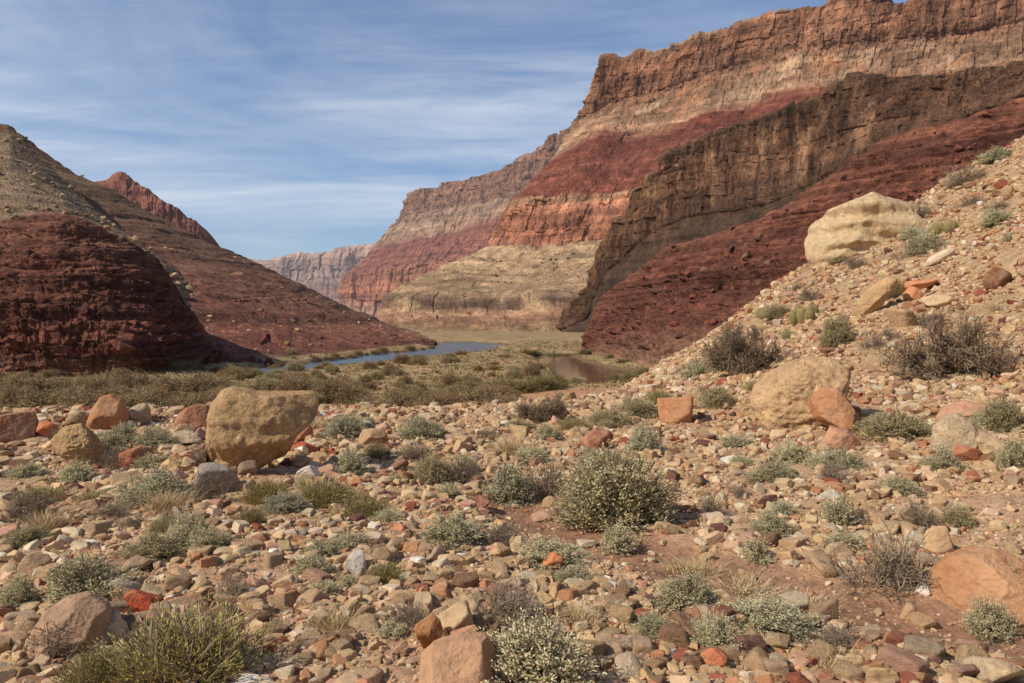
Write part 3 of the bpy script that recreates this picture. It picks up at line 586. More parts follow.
def outline_rock(poly, colour, label, seed, name='rock', cat='rock', mat='rock', depth=0.75, q=3.2, lean=0.15, rough=0.05, phrase=None, dmin=2.5, strata=0.0, yaw=0.0, base=None, under=0.0, cuts=7):
    """a stone whose profile is given as seen from the front (pixels, star-shaped), standing at its own distance with real depth"""
    pl = np.array(poly, float); pyb = pl[:, 1].max() if base is None else base; cx = (pl[:, 0].min() + pl[:, 0].max()) / 2; p = hit(cx, pyb, dmin); sc = p[1] / F * 0.99
    P2 = np.stack([(pl[:, 0] - cx) * sc, (pyb - pl[:, 1]) * sc], -1); W, H = np.ptp(P2[:, 0]), np.ptp(P2[:, 1]); c0 = (P2.max(0) + P2.min(0)) / 2
    P2[:, 1] = np.where(P2[:, 1] < 0.30 * H, P2[:, 1] - 0.10 * H, P2[:, 1]); Q = P2 - c0; ph = np.linspace(-math.pi, math.pi, 361); Rr = np.zeros(361)
    for k, a in enumerate(ph):
        dx, dz = math.cos(a), math.sin(a)
        for (x0, z0), (x1, z1) in zip(Q, np.roll(Q, -1, 0)):
            ex, ez = x1 - x0, z1 - z0; det = dx * -ez + dz * ex
            if abs(det) < 1e-12: continue
            t = (x0 * -ez + z0 * ex) / det; u = (dx * z0 - dz * x0) / det
            if t > 0 and -1e-6 <= u <= 1 + 1e-6: Rr[k] = max(Rr[k], t)
    Rr = (np.roll(Rr, 1) + 4 * Rr + np.roll(Rr, -1)) / 6
    d, f = ICO[5]; rho = np.hypot(d[:, 0], d[:, 2]); fi = np.arctan2(d[:, 2], d[:, 0]); nr = (rho ** q + np.abs(d[:, 1]) ** q) ** (1 / q)
    lat = np.interp(fi, ph, Rr) * rho / nr; y = d[:, 1] / nr * W * depth * 0.5
    D = min(W, H * 1.4); rp = np.random.default_rng(900 + seed)
    v = np.stack([np.cos(fi) * lat, y, np.sin(fi) * lat], -1)
    for _ in range(cuts):
        nn = np.array([rp.normal() * 0.75, -abs(rp.normal()) * 0.8 - 0.35, rp.normal() * 0.6 + 0.15]); nn /= np.linalg.norm(nn); pr = v @ nn; hh = pr.max() * rp.uniform(0.70, 0.90)
        v = v - nn * (np.maximum(0, pr - hh) * 0.92)[:, None]
    s = seed * 2.7; kx, kz = 2.6 / D, 2.6 / D
    n1 = fbm(v[:, 0] * kx + s, v[:, 1] * kx, v[:, 2] * kz, 6, 0.55); n2 = ridged(v[:, 0] * kx * 1.4 + s, v[:, 1] * kx * 1.4, v[:, 2] * kz * 1.4 + s, 4)
    n3 = ridged(v[:, 0] * kx * 3.5 + s, v[:, 1] * kx * 3.5, v[:, 2] * kz * 5 + s, 4)
    k = D * rough * (0.7 * n1 + 0.15 * n2 + 0.32 * n3)
    if strata: k = k + D * strata * np.tanh(3 * perlin(v[:, 2] / H * 5.5 + 0.25 * v[:, 0] / W + n1 * 0.5, s, v[:, 0] / W * 1.2))
    v[:, 1] += under * W * sstep(0.42 * H, 0.12 * H, v[:, 2] + c0[1]) * (v[:, 1] < 0) * (1 + 0.9 * n2)
    dn = d.copy(); dn[:, 1] *= 1.6; v = v + dn * k[:, None]; v[:, 1] += lean * v[:, 2]
    o = link(name, mesh_from(name, v, f, M[mat], None, True)); o.location = (p[0] * (1 + 0.42 * W * depth / p[1]), p[1] + W * depth * 0.48, p[2] + c0[1]); o.rotation_euler = (0, 0, -face_from_cam(p[0], p[1]) + yaw)
    c = RC[colour] if isinstance(colour, str) else colour; o.color = (*c, 1); tag(o, label, cat); BLOCK.append((p[0], o.location.y, W * 0.42))
    if phrase: LAND.append((cx, (pl[:, 1].min() + pl[:, 1].max()) / 2, np.ptp(pl[:, 0]), np.ptp(pl[:, 1]), phrase))
    return o
O = outline_rock
O([(206,466),(206,440),(212,405),(221,392),(232,389),(245,391),(256,396),(285,398),(313,397),(317,405),(315,420),(303,432),(292,440),(284,452),(272,456),(255,466),(238,473),(222,475)], S(186,150,104), 'biggest tan sandstone block with a flat top and undercut foot', 1, 'boulder', 'boulder', 'pitted', 0.7, 7.0, 0.18, 0.05, 'the biggest sandstone block', strata=0.012, under=0.14, cuts=3)
O([(813,262),(813,254),(814,232),(818,215),(830,207),(852,199),(872,192),(888,193),(912,201),(920,222),(916,258)], S(202,176,136), 'large layered tan boulder on the skyline of the right hillside', 2, 'boulder', 'boulder', 'pitted', 0.8, 4.0, 0.25, 0.04, 'the layered skyline boulder', 20, 0.05, base=253)
O([(753,400),(757,388),(775,375),(798,362),(812,358),(838,362),(848,375),(846,394),(836,412),(815,424),(790,431),(770,426),(760,413)], S(198,162,118), 'rough speckled tan boulder with pale veins behind an orange rock', 3, 'boulder', 'boulder', 'pitted', 0.7, 3.4, 0.25, 0.085, 'the pale-veined boulder')
o = O([(808,408),(814,396),(825,387),(838,389),(848,402),(860,420),(861,430),(850,433),(832,427),(815,423)], S(176,120,82), 'smooth orange rock leaning on the pale-veined boulder', 4, depth=0.4, q=3.5, rough=0.03, phrase='the leaning orange rock', base=437)
O([(822,446),(831,428),(848,432),(861,444),(856,452),(828,452)], S(186,136,106), 'flat pinkish orange slab lying below the leaning orange rock', 5, depth=0.7, q=3.5, rough=0.03, phrase='the pinkish orange slab')
O([(932,606),(939,588),(952,572),(968,564),(995,563),(1020,570),(1038,586),(1043,608),(1028,622),(985,624),(952,622),(938,616)], S(176,124,84), 'big smooth orange boulder beside the path, half behind leafy brittlebush', 6, 'boulder', 'boulder', 'rock', 0.7, 2.8, 0.3, 0.05, 'the big orange boulder')
O([(855,309),(862,296),(876,282),(888,275),(896,279),(891,292),(880,304),(866,313)], S(186,150,108), 'long tan slab leaning downhill below the layered skyline boulder', 7, depth=0.5, q=3.5, rough=0.04, phrase='the leaning tan slab')
O([(53,442),(62,430),(80,427),(92,438),(101,452),(99,463),(85,467),(70,461),(58,452)], S(178,144,98), 'lumpy tan-yellow boulder with pitted skin below the orange pyramid rock', 8, 'boulder', 'boulder', 'pitted', 0.8, 2.4, 0.3, 0.09, 'the lumpy tan boulder')
O([(85,428),(92,412),(100,399),(110,396),(120,402),(127,414),(126,428),(105,431)], S(172,118,80), 'orange pyramid-shaped rock standing on the terrace rim', 9, depth=0.7, q=2.6, lean=0.3, rough=0.04, phrase='the orange pyramid rock')
O([(-12,444),(-9,418),(15,415),(31,414),(35,425),(31,437),(18,444)], S(156,108,80), 'rust brown slab-sided block at the terrace rim far to the left', 10, depth=0.7, q=4, rough=0.04, phrase='the rust brown block')
O([(169,432),(178,415),(192,407),(206,408),(216,418),(216,432)], S(146,90,68), 'broad reddish brown rock peeping out left of the biggest sandstone block', 11, depth=0.7, q=2.6, lean=0.3, phrase='the reddish brown rim rock')
O([(119,466),(120,454),(140,447),(151,450),(150,463),(135,471)], S(150,82,60), 'bright rust red slab-like rock among pale brittlebush', 12, depth=0.6, q=3.5, rough=0.03, phrase='the bright red rock')
O([(924,265),(930,257),(944,249),(954,247),(953,254),(938,262)], S(212,192,162), 'whitish flat slab tilted on the upper hillside', 13, depth=0.6, q=3.5, rough=0.03, phrase='the whitish slab')
O([(29,654),(32,638),(48,620),(68,608),(88,607),(104,617),(113,636),(108,656),(60,660)], S(160,128,102), 'broad brown boulder half covered by a dead grey shrub', 14, 'boulder', 'boulder', 'rock', 0.7, 2.6, 0.35, 0.04, 'the broad brown boulder')
O([(416,700),(419,667),(432,656),(462,648),(488,650),(499,665),(500,700)], S(184,140,106), 'big pinkish brown slab at the lower edge beside the nearest brittlebush', 15, 'boulder', 'boulder', 'rock', 0.6, 3.2, 0.5, 0.03, 'the big pinkish slab')
O([(933,450),(936,430),(945,418),(958,415),(972,424),(979,440),(977,452),(955,456)], S(198,174,138), 'pale cream pitted boulder between pink rocks on the right', 16, 'boulder', 'boulder', 'pitted', 0.8, 2.6, 0.2, 0.05, 'the pale cream boulder')
O([(937,424),(945,410),(965,403),(988,406),(997,418),(996,426)], S(192,142,112), 'broad pink low rock behind the pale cream boulder', 17, depth=0.7, q=2.6, lean=0.4, rough=0.03, phrase='the broad pink rock')
R = place_rock
R(1001, 288, 25, 21, S(120,80,56), 'dark brown rounded rock high on the right hillside', 17, planes=18, p=7, phrase='the dark brown round rock')
R(133, 426, 28, 22, 'cream', 'cream rounded boulder right beside the orange pyramid rock', 20, planes=16, p=7, mat='pitted')
R(75, 430, 24, 18, S(176,146,104), 'small pitted tan rock perched above the lumpy tan boulder', 22, mat='pitted', planes=12, p=7, rough=0.08)
R(100, 428, 20, 15, 'grey', 'greyish small rock at the foot of the orange pyramid rock', 48, mat='pitted')
R(45, 439, 20, 18, S(186,104,64), 'bright orange cobble beside the rust brown block', 23, planes=7, p=14)
R(181, 446, 32, 14, 'cream', 'flat cream rock in front of the reddish brown rim rock', 26, planes=9, p=10, mat='pitted')
R(213, 494, 44, 30, S(160,150,138), 'grey lichened boulder half sunk before the biggest sandstone block', 27, 'boulder', 0.8, planes=9, p=9, mat='pitted', cat='boulder', phrase='the grey lichened boulder')
R(246, 476, 18, 15, S(150,126,104), 'grey brown cobble tucked under the sandstone block foot', 28, planes=12, p=9)
R(140, 617, 37, 26, S(172,82,52), 'rust red angular rock between two cream rocks on the near left', 29, planes=8, p=12, phrase='the rust red near rock')
R(116, 600, 38, 22, S(190,176,152), 'greyish cream angular rock right of the round brittlebush on the left', 31, planes=9, p=14)
R(100, 646, 42, 30, 'cream', 'cream rough rock directly behind the yellow-green bush', 32, planes=12, p=10, mat='pitted')
R(428, 652, 28, 34, S(170,112,66), 'upright orange brown rock standing behind the big pinkish slab', 34, planes=8, p=12, depth=0.7)
R(450, 640, 52, 36, 'buff', 'pale buff rock with a broken face behind the upright orange rock', 35, planes=8, p=18)
R(464, 652, 30, 26, S(170,116,88), 'brown two-toned rock right of the upright orange rock', 49, planes=8, p=18)
R(972, 462, 30, 17, S(150,76,52), 'dark rust rock at the right foot of the pale cream boulder', 38, planes=8, p=14)
R(992, 455, 30, 22, 'buff', 'buff rock crowded right of the dark rust rock', 50, planes=8, p=14)
R(597, 451, 34, 21, S(132,78,60), 'dark brown rounded rock behind the tall olive bush', 39, planes=14, p=8, phrase='the dark brown rock')
R(677, 424, 36, 28, S(188,130,88), 'orange tan block on the terrace rim near the hill foot', 40, planes=6, p=16, box=0.6, phrase='the orange tan block')
R(500, 600, 32, 14, S(110,56,48), 'maroon flat rock lying behind the dry shrub in the middle', 41, planes=9, p=14, phrase='the maroon rock')
R(553, 573, 21, 20, S(196,116,66), 'orange egg-shaped rock beside the brittlebush mat', 42, planes=16, p=8)
R(355, 577, 20, 26, S(190,182,170), 'pale grey upright stone among tan cobbles', 43, planes=8, p=12, phrase='the pale grey stone')
R(942, 556, 26, 30, S(196,160,116), 'tan egg-like rock above the big orange boulder', 44, planes=12, p=9)
R(925, 597, 19, 12, 'white', 'white stone on the path just left of the big orange boulder', 45, planes=9, p=10)
R(910, 622, 16, 18, 'tan', 'narrow tan stone standing on the path', 46, planes=9, p=10)
R(1000, 690, 60, 30, S(200,176,140), 'rough cream boulder at the lower right edge', 47, 'boulder', 0.8, planes=12, p=9, mat='pitted', cat='boulder', phrase='the rough cream boulder')
R(966, 686, 34, 20, S(122,92,80), 'dark grey brown rock beside the rough cream boulder', 51, planes=10, p=9)
R(272, 655, 30, 16, S(172,86,54), 'rust red flat rock lying alone on fine gravel', 52, planes=8, p=14, phrase='the lone rust rock')
R(247, 668, 26, 13, S(202,190,168), 'pale grey flat stone right of the yellow-green bush', 53, planes=9, p=12)
R(306, 481, 24, 15, 'white', 'white quartz-like rock near the foot of the sandstone block', 54, planes=9, p=12, phrase='the white quartz rock')
R(301, 454, 30, 12, S(178,88,60), 'red slab leaning at the right end of the sandstone block', 55, planes=7, p=18)
R(304, 443, 16, 20, S(180,110,88), 'pinkish upright stone at the right end of the sandstone block', 56, planes=8, p=14)
R(372, 448, 30, 20, S(170,138,104), 'tan brown cobble left of the grey-green rim bush', 57, planes=8, p=12)
R(715, 672, 28, 22, S(190,106,68), 'orange red stone near the lower edge right of centre', 58, planes=7, p=14, phrase='the orange red stone')
R(925, 292, 30, 14, S(200,130,92), 'orange split rock on the hillside below the whitish slab', 59, planes=7, p=14)
R(915, 302, 18, 16, S(198,126,84), 'small orange rock under the orange split rock', 60, planes=7, p=14)
R(945, 308, 36, 14, 'buff', 'buff low boulder right of the orange split rock', 61, planes=9, p=10)
R(904, 328, 32, 20, 'tan', 'tan oval rock below the leaning tan slab', 62, planes=12, p=8)
R(700, 408, 26, 22, 'buff', 'buff boulder beside the hill foot scrub', 63, planes=9, p=10, mat='pitted')

# ------------------------------------------------------------------ plants
def tubes(segs, r0, r1):
    """segs (n,2,3) -> three-sided tapered twigs"""
    a, b = segs[:, 0], segs[:, 1]; d = b - a; d /= np.linalg.norm(d, axis=1)[:, None] + 1e-9
    u = np.cross(d, np.where(np.abs(d[:, 2:3]) < 0.9, [[0, 0, 1.0]], [[1.0, 0, 0]])); u /= np.linalg.norm(u, axis=1)[:, None] + 1e-9; w = np.cross(d, u)
    vs = []
    for base, r in ((a, r0), (b, r1)):
        for k in range(3):
            t = 2 * math.pi * k / 3; vs.append(base + (u * math.cos(t) + w * math.sin(t)) * np.asarray(r)[:, None])
    v = np.stack(vs, 1).reshape(-1, 3); n = len(segs); o = np.arange(n)[:, None] * 6
    f = np.concatenate([np.stack([o[:, 0] + k, o[:, 0] + (k + 1) % 3, o[:, 0] + 3 + (k + 1) % 3, o[:, 0] + 3 + k], -1) for k in range(3)])
    return v, f
def leaves(pos, dirn, length, width, r_):
    """diamond leaves at pos, pointing along dirn"""
    n = len(pos); d = dirn / (np.linalg.norm(dirn, axis=1)[:, None] + 1e-9)
    s = np.cross(d, r_.normal(size=(n, 3))); s /= np.linalg.norm(s, axis=1)[:, None] + 1e-9; up = np.cross(s, d)
    L = (length * r_.uniform(0.6, 1.25, n))[:, None]; Wd = (width * r_.uniform(0.7, 1.2, n))[:, None]
    v = np.stack([pos, pos + d * L * 0.5 + s * Wd * 0.5 + up * L * 0.06, pos + d * L, pos + d * L * 0.5 - s * Wd * 0.5 + up * L * 0.06], 1).reshape(-1, 3)
    return v, np.arange(n * 4).reshape(-1, 4)
def rand_up(r_, n, lo=0.0):
    z = r_.uniform(lo, 1, n); t = r_.uniform(0, 2 * math.pi, n); q = np.sqrt(1 - z * z); return np.stack([q * np.cos(t), q * np.sin(t), z], -1)
def curve_path(a, b, r_, k=3, sag=0.12):
    """points from a to b with a bow"""
    t = np.linspace(0, 1, k + 1)[None, :, None]; m = r_.normal(size=(len(a), 1, 3)) * sag; m[..., 2] += sag * 0.8
    return a[:, None] * (1 - t) + b[:, None] * t + m * (t * (1 - t) * 2)
def path_segs(p): return np.stack([p[:, :-1], p[:, 1:]], 2).reshape(-1, 2, 3)
def shade_col(n, r_, a=0.7, b=1.25, k=4): return np.repeat(r_.uniform(a, b, n), k)[:, None] * np.ones((1, 3)) * (1 + 0.06 * np.repeat(r_.normal(size=(n, 3)), k, 0))
M['brittle'] = leaf_material('brittlebush_leaf', S(206,192,150), S(192,182,142), trans=0.26)
M['blue_brittle'] = leaf_material('bluish_brittlebush_leaf', S(190,184,148), S(198,188,146), trans=0.26)
M['olive'] = leaf_material('olive_shrub_leaf', S(192,176,132), S(180,166,122), trans=0.26)
M['snake'] = leaf_material('snakeweed_leaf', S(206,188,108), S(190,174,100), trans=0.26)
M['dead'] = leaf_material('dead_twig', S(140,120,100), S(152,132,108))
M['darktwig'] = leaf_material('dark_twig', S(136,114,92), S(146,122,98))
M['stem'] = leaf_material('pale_stem', S(158,138,110), S(146,126,100))
M['straw'] = leaf_material('straw', S(196,170,128), S(182,156,112))
M['tamar'] = leaf_material('tamarisk_foliage', S(164,134,96), S(172,146,102), trans=0.26)
M['tamgreen'] = leaf_material('green_bank_foliage', S(152,138,82), S(158,140,88), trans=0.26)
M['cactus'] = leaf_material('cactus_skin', S(146,132,84), S(160,142,96))

def plant_proto(kind, seed):
    """returns list of (part name, mesh); the plant is about 1 wide (x, y) and stands on z = 0, height 1"""
    r_ = np.random.default_rng(seed); out = []
    if kind in ('brittle', 'blue_brittle', 'olive', 'tamar', 'tamgreen'):
        far = kind in ('tamar', 'tamgreen'); dense = seed >= 10; tips_n = {'olive': 1000, 'tamar': 520, 'tamgreen': 480}.get(kind, 850 if dense else 420)
        d = rand_up(r_, tips_n, -0.05); s = r_.uniform(0.62, 1.0, tips_n) ** 0.7
        lob = 1 + 0.62 * fbm(d[:, 0] * 1.9 + seed, d[:, 1] * 1.9, d[:, 2] * 1.9, 3)
        tip = d * (s * lob)[:, None] * np.array([0.48, 0.48, 0.92]); tip[:, 2] = np.maximum(tip[:, 2], 0.03)
        base = r_.normal(size=(tips_n, 3)) * np.array([0.05, 0.05, 0.0])
        p = curve_path(base, tip, r_, 3, 0.06); sg = path_segs(p); rr = np.tile([0.0075, 0.006, 0.0045], tips_n)
        v, f = tubes(sg, rr, rr * 0.8); out.append(('stems', mesh_from('stems', v, f, M['darktwig' if far or kind == 'olive' else 'stem'], shade_col(len(sg), r_, 0.6, 1.1, 6))))
        per = 13 if not far else 12; t = r_.uniform(0.62, 1.04, (tips_n, per)); k = np.arange(tips_n)[:, None]
        a = p[:, 1][:, None]; b = p[:, 3][:, None]; tt = ((t - 0.33) / 0.67)[..., None]
        pos = (a * (1 - tt) + b * tt + r_.normal(size=(tips_n, per, 3)) * 0.014).reshape(-1, 3)
        dr = (tip - base); dr /= np.linalg.norm(dr, axis=1)[:, None]; dirn = (dr[:, None] * 0.6 + r_.normal(size=(tips_n, per, 3)) * 0.75 + np.array([0, 0, 0.25])).reshape(-1, 3)
        ln, wd = {'brittle': (0.058, 0.026), 'blue_brittle': (0.055, 0.026), 'olive': (0.040, 0.016), 'tamar': (0.05, 0.015), 'tamgreen': (0.05, 0.016)}[kind]
        if dense: ln, wd = ln * 0.66, wd * 0.66
        v, f = leaves(pos, dirn, ln, wd, r_); c = shade_col(len(pos), r_, 0.92, 1.28)
        if kind == 'olive':
            n = 500; d = rand_up(r_, n, 0.1); q = d * np.array([0.46, 0.46, 0.9]) * r_.uniform(0.8, 1.0, (n, 1)); lv, lf = leaves(q, d + np.array([0, 0, 0.8]), 0.09, 0.006, r_)
            f = np.concatenate([f, lf + len(v)]); v = np.concatenate([v, lv]); c = np.concatenate([c, shade_col(n, r_, 1.0, 1.5)])
        out.insert(0, ('foliage', mesh_from('foliage', v, f, M[kind], c)))
    elif kind in ('dead', 'mesquite'):
        segs, r0 = [], []
        nst = 26 if kind == 'dead' else 7
        def grow(p, d, L, r, lvl):
            k = 3; q = p
            for i in range(k):
                d2 = d + r_.normal(size=3) * 0.22; d2[2] += 0.03; d2 /= np.linalg.norm(d2); e = q + d2 * L / k
                e[2] = max(e[2], 0.015); segs.append((q, e)); r0.append(r * (1 - 0.25 * i / k))
                if lvl > 0:
                    for _ in range(3 if kind == 'mesquite' else 2):
                        b = d2 + r_.normal(size=3) * 0.65; b /= np.linalg.norm(b); grow(e, b, L * r_.uniform(0.45, 0.75), r * 0.6, lvl - 1)
                q, d = e, d2
        for i in range(nst):
            d = rand_up(r_, 1, 0.12 if kind == 'dead' else 0.25)[0]
            grow(np.array([*r_.normal(size=2) * 0.03, 0.0]), d, 0.42 if kind == 'dead' else 0.40, 0.007 if kind == 'dead' else 0.020, 2 if kind == 'dead' else 3)
        sg = np.array(segs); r0 = np.array(r0); sc = 1.0 / max(np.ptp(sg[..., 0]), np.ptp(sg[..., 1])); scz = 1.0 / sg[..., 2].max()
        sg = sg * np.array([sc, sc, scz]); r0 = np.maximum(r0 * sc, 0.0035 if kind == 'dead' else 0.0026)
        if kind == 'dead':
            v, f = tubes(sg, r0, r0 * 0.8); out.append(('twigs', mesh_from('twigs', v, f, M['dead'], shade_col(len(sg), r_, 0.6, 1.2, 6))))
            tips = sg[r_.choice(len(sg), 700), 1]; v, f = leaves(tips, r_.normal(size=(700, 3)) + np.array([0, 0, 0.5]), 0.03, 0.010, r_)
            out.insert(0, ('dry_leaves', mesh_from('dry_leaves', v, f, M['dead'], shade_col(700, r_, 0.8, 1.4))))
        else:
            thick = r0 > 0.010
            v, f = tubes(sg[thick], r0[thick], r0[thick] * 0.8); out.append(('trunk', mesh_from('trunk', v, f, M['darktwig'], shade_col(int(thick.sum()), r_, 0.35, 0.6, 6))))
            v, f = tubes(sg[~thick], r0[~thick], r0[~thick] * 0.8); out.append(('twigs', mesh_from('twigs', v, f, M['darktwig'], shade_col(int((~thick).sum()), r_, 0.7, 1.3, 6))))
            k = 2600; tips = sg[~thick][r_.choice(int((~thick).sum()), k), 1] + r_.normal(size=(k, 3)) * 0.012; v, f = leaves(tips, r_.normal(size=(k, 3)), 0.026, 0.011, r_)
            out.insert(0, ('foliage', mesh_from('foliage', v, f, M['olive'], shade_col(k, r_, 0.55, 0.95))))
    elif kind == 'snake':
        n = 900; base = r_.normal(size=(n, 3)) * np.array([0.13, 0.13, 0]); base[:, 2] = 0
        d = rand_up(r_, n, 0.25); tip = base + d * np.array([0.40, 0.40, 0.95]) * r_.uniform(0.6, 1.0, (n, 1))
        p = curve_path(base, tip, r_, 3, 0.05); sg = path_segs(p); v, f = tubes(sg, np.full(len(sg), 0.0035), np.full(len(sg), 0.0028))
        out.append(('stems', mesh_from('stems', v, f, M['stem'], shade_col(len(sg), r_, 0.55, 1.0, 6))))
        per = 9; t = r_.uniform(0.35, 1, (n, per))[..., None]; pos = (p[:, 0][:, None] * (1 - t) + p[:, 3][:, None] * t + r_.normal(size=(n, per, 3)) * 0.012).reshape(-1, 3)
        dirn = (np.repeat(d, per, 0) + np.array([0, 0, 0.8]) + r_.normal(size=(n * per, 3)) * 0.35); v, f = leaves(pos, dirn, 0.055, 0.0075, r_)
        out.insert(0, ('foliage', mesh_from('foliage', v, f, M['snake'], shade_col(n * per, r_, 0.85, 1.4))))
        n = 26; b = np.zeros((n, 3)); e = rand_up(r_, n, 0.2) * np.array([0.5, 0.5, 0.95]); sg = path_segs(curve_path(b, e, r_, 4, 0.10)); v, f = tubes(sg, np.full(len(sg), 0.008), np.full(len(sg), 0.006))
        out.append(('bare_branches', mesh_from('bare_branches', v, f, M['stem'], shade_col(len(sg), r_, 1.0, 1.4, 6))))
    elif kind == 'grass':
        n = 420; base = r_.normal(size=(n, 3)) * np.array([0.16, 0.16, 0]); d = rand_up(r_, n, 0.45); v, f = leaves(base, d * np.array([0.5, 0.5, 1.0]), 0.9, 0.012, r_)
        v[:, 2] = np.maximum(v[:, 2], 0); out.append(('blades', mesh_from('blades', v, f, M['straw'], shade_col(n, r_, 0.7, 1.2))))
    return out
PROTO = {}
def add_plant(kind, name, cat, loc, w, h, yaw, label, group, seed=0):
    key = (kind, seed); t = bpy.data.objects.new(name, None); COL.objects.link(t)
    t.empty_display_size = 0.1; t.location = loc; t.rotation_euler = (0, 0, yaw); q_ = random.uniform(0.85, 1.2); t.scale = (w * 1.18 * q_, w * 1.18 / q_, h * 1.12); tag(t, label, cat, group)
    if key not in PROTO:
        PROTO[key] = [link(nm, me, t) for nm, me in plant_proto(kind, seed)]
    else:
        for o in PROTO[key]: c = o.copy(); COL.objects.link(c); c.parent = t
    return t
KIND = {'brittle': ('brittlebush', 'bush', 'grey-green leafy brittlebush'), 'blue_brittle': ('brittlebush', 'bush', 'bluish-green leafy brittlebush'), 'olive': ('desert_shrub', 'shrub', 'olive twiggy shrub'),
        'snake': ('snakeweed', 'bush', 'yellow-green wispy bush'), 'dead': ('dead_shrub', 'dry shrub', 'dead grey twiggy shrub'), 'mesquite': ('mesquite', 'shrub', 'dark bare-branched mesquite'),
        'grass': ('grass_tuft', 'grass tuft', 'straw-coloured grass tuft'), 'tamar': ('tamarisk', 'shrub', 'brown tamarisk shrub'), 'tamgreen': ('bank_shrub', 'shrub', 'yellowish green bank shrub')}
NSEED = {'brittle': 4, 'blue_brittle': 3, 'olive': 2, 'snake': 2, 'dead': 4, 'mesquite': 2, 'grass': 3, 'tamar': 3, 'tamgreen': 2}
PLANTS = []     # auto-labelled: (object, px, py, w, kind)
def bush(px, pyb, w, h, kind, label=None, phrase=None, d=None, group=None):
    if d is None: p = hit(px, pyb)
    else: p = PT(px, pyb, d); p[2] = height(np.array([p[0]]), np.array([p[1]]))[0]
    W = w * p[1] / F; Hh = h * p[1] / F; nm, cat, ph = KIND[kind]
    g = group or {'brittlebush': 'brittlebushes on the stony ground', 'dead_shrub': 'dead shrubs on the stony ground', 'desert_shrub': 'olive shrubs', 'snakeweed': 'yellow-green bushes', 'mesquite': 'mesquites', 'grass_tuft': 'grass tufts', 'tamarisk': 'tamarisks on the river flat', 'bank_shrub': 'green shrubs by the water'}[nm]
    o = add_plant(kind, nm, cat, (p[0], p[1] + W * 0.25, p[2] - 0.01), W, Hh, random.uniform(0, 6.28), label, g, random.randrange(NSEED[kind]) + (10 if w > 40 and kind in ('brittle', 'blue_brittle') else 0))
    if phrase: LAND.append((px, pyb - h / 2, w, h, phrase))
    if label is None: PLANTS.append((o, px, pyb - h / 2, w, kind))
    if w > 28: BLOCK.append((p[0], p[1] + W * 0.25, W * 0.3))
    return o
B = bush
B(620, 530, 118, 72, 'olive', 'largest olive-green rounded shrub right of centre', 'the largest olive shrub')
B(619, 556, 40, 30, 'brittle', 'small round pale brittlebush tucked in front of the largest olive shrub', 'the small round brittlebush')
B(508, 504, 54, 38, 'blue_brittle', 'bluish rounded brittlebush in the centre with dead twigs behind it', 'the bluish centre brittlebush')
B(545, 500, 62, 42, 'dead', 'dead grey shrub right behind the bluish centre brittlebush')
B(535, 700, 122, 78, 'brittle', 'nearest pale brittlebush at the lower edge of the view', 'the nearest brittlebush')
B(506, 630, 88, 46, 'dead', 'straw-grey dry shrub standing behind the nearest brittlebush', 'the straw-grey dry shrub')
B(168, 696, 150, 80, 'snake', 'largest yellow-green bush with bare branches at the near left', 'the largest yellow-green bush')
B(88, 700, 70, 48, 'snake', 'smaller yellow-green bush joined to the left of the largest one')
B(76, 608, 90, 46, 'brittle', 'round grey-green brittlebush behind the broad brown boulder', 'the round left brittlebush')
B(50, 662, 86, 42, 'dead', 'dead twiggy shrub sprawling over the broad brown boulder')
B(15, 612, 36, 36, 'brittle'); B(186, 550, 56, 34, 'brittle', 'pale dense brittlebush above the red near rock on the left', 'the pale dense brittlebush')
B(150, 562, 70, 24, 'olive'); B(150, 505, 74, 30, 'blue_brittle', 'wide bluish brittlebush before the bright red rock', 'the wide bluish brittlebush')
B(115, 447, 44, 22, 'blue_brittle'); B(150, 450, 46, 24, 'brittle'); B(150, 472, 44, 18, 'brittle'); B(196, 466, 26, 24, 'dead'); B(205, 504, 44, 34, 'dead')
B(22, 478, 34, 14, 'blue_brittle'); B(20, 522, 66, 28, 'dead'); B(34, 506, 60, 18, 'snake'); B(110, 520, 60, 18, 'dead'); B(90, 505, 36, 14, 'snake'); B(130, 530, 44, 16, 'dead')
B(262, 505, 50, 24, 'snake'); B(322, 508, 64, 28, 'snake', 'yellow-green bush on the bank right of the white quartz rock', 'the yellow-green bank bush'); B(362, 520, 52, 22, 'snake'); B(385, 524, 26, 14, 'brittle')
B(342, 440, 42, 26, 'blue_brittle'); B(420, 440, 50, 24, 'blue_brittle', 'grey-green brittlebush on the terrace rim left of centre', 'the grey-green rim bush'); B(414, 462, 46, 24, 'dead'); B(350, 478, 34, 28, 'blue_brittle')
B(458, 488, 50, 34, 'dead'); B(432, 486, 44, 30, 'olive'); B(462, 474, 34, 18, 'brittle'); B(398, 484, 20, 10, 'brittle'); B(448, 500, 30, 16, 'brittle')
B(548, 440, 28, 16, 'brittle'); B(488, 440, 28, 12, 'dead'); B(535, 464, 32, 16, 'brittle'); B(646, 456, 34, 32, 'blue_brittle', 'grey-green bush on the rim beside the orange tan block', 'the grey-green bush by the orange block')
B(452, 548, 74, 30, 'brittle', 'wide pale brittlebush left of the path bend', 'the wide pale brittlebush'); B(555, 570, 80, 26, 'brittle', 'low brittlebush mat behind the orange egg-shaped rock', 'the low brittlebush mat')
B(350, 552, 44, 18, 'brittle'); B(308, 578, 36, 22, 'brittle'); B(322, 598, 34, 16, 'brittle'); B(345, 588, 24, 12, 'brittle'); B(410, 632, 60, 30, 'dead', 'dark dead shrub left of the upright orange rock', 'the dark dead shrub')
B(392, 640, 34, 16, 'brittle')
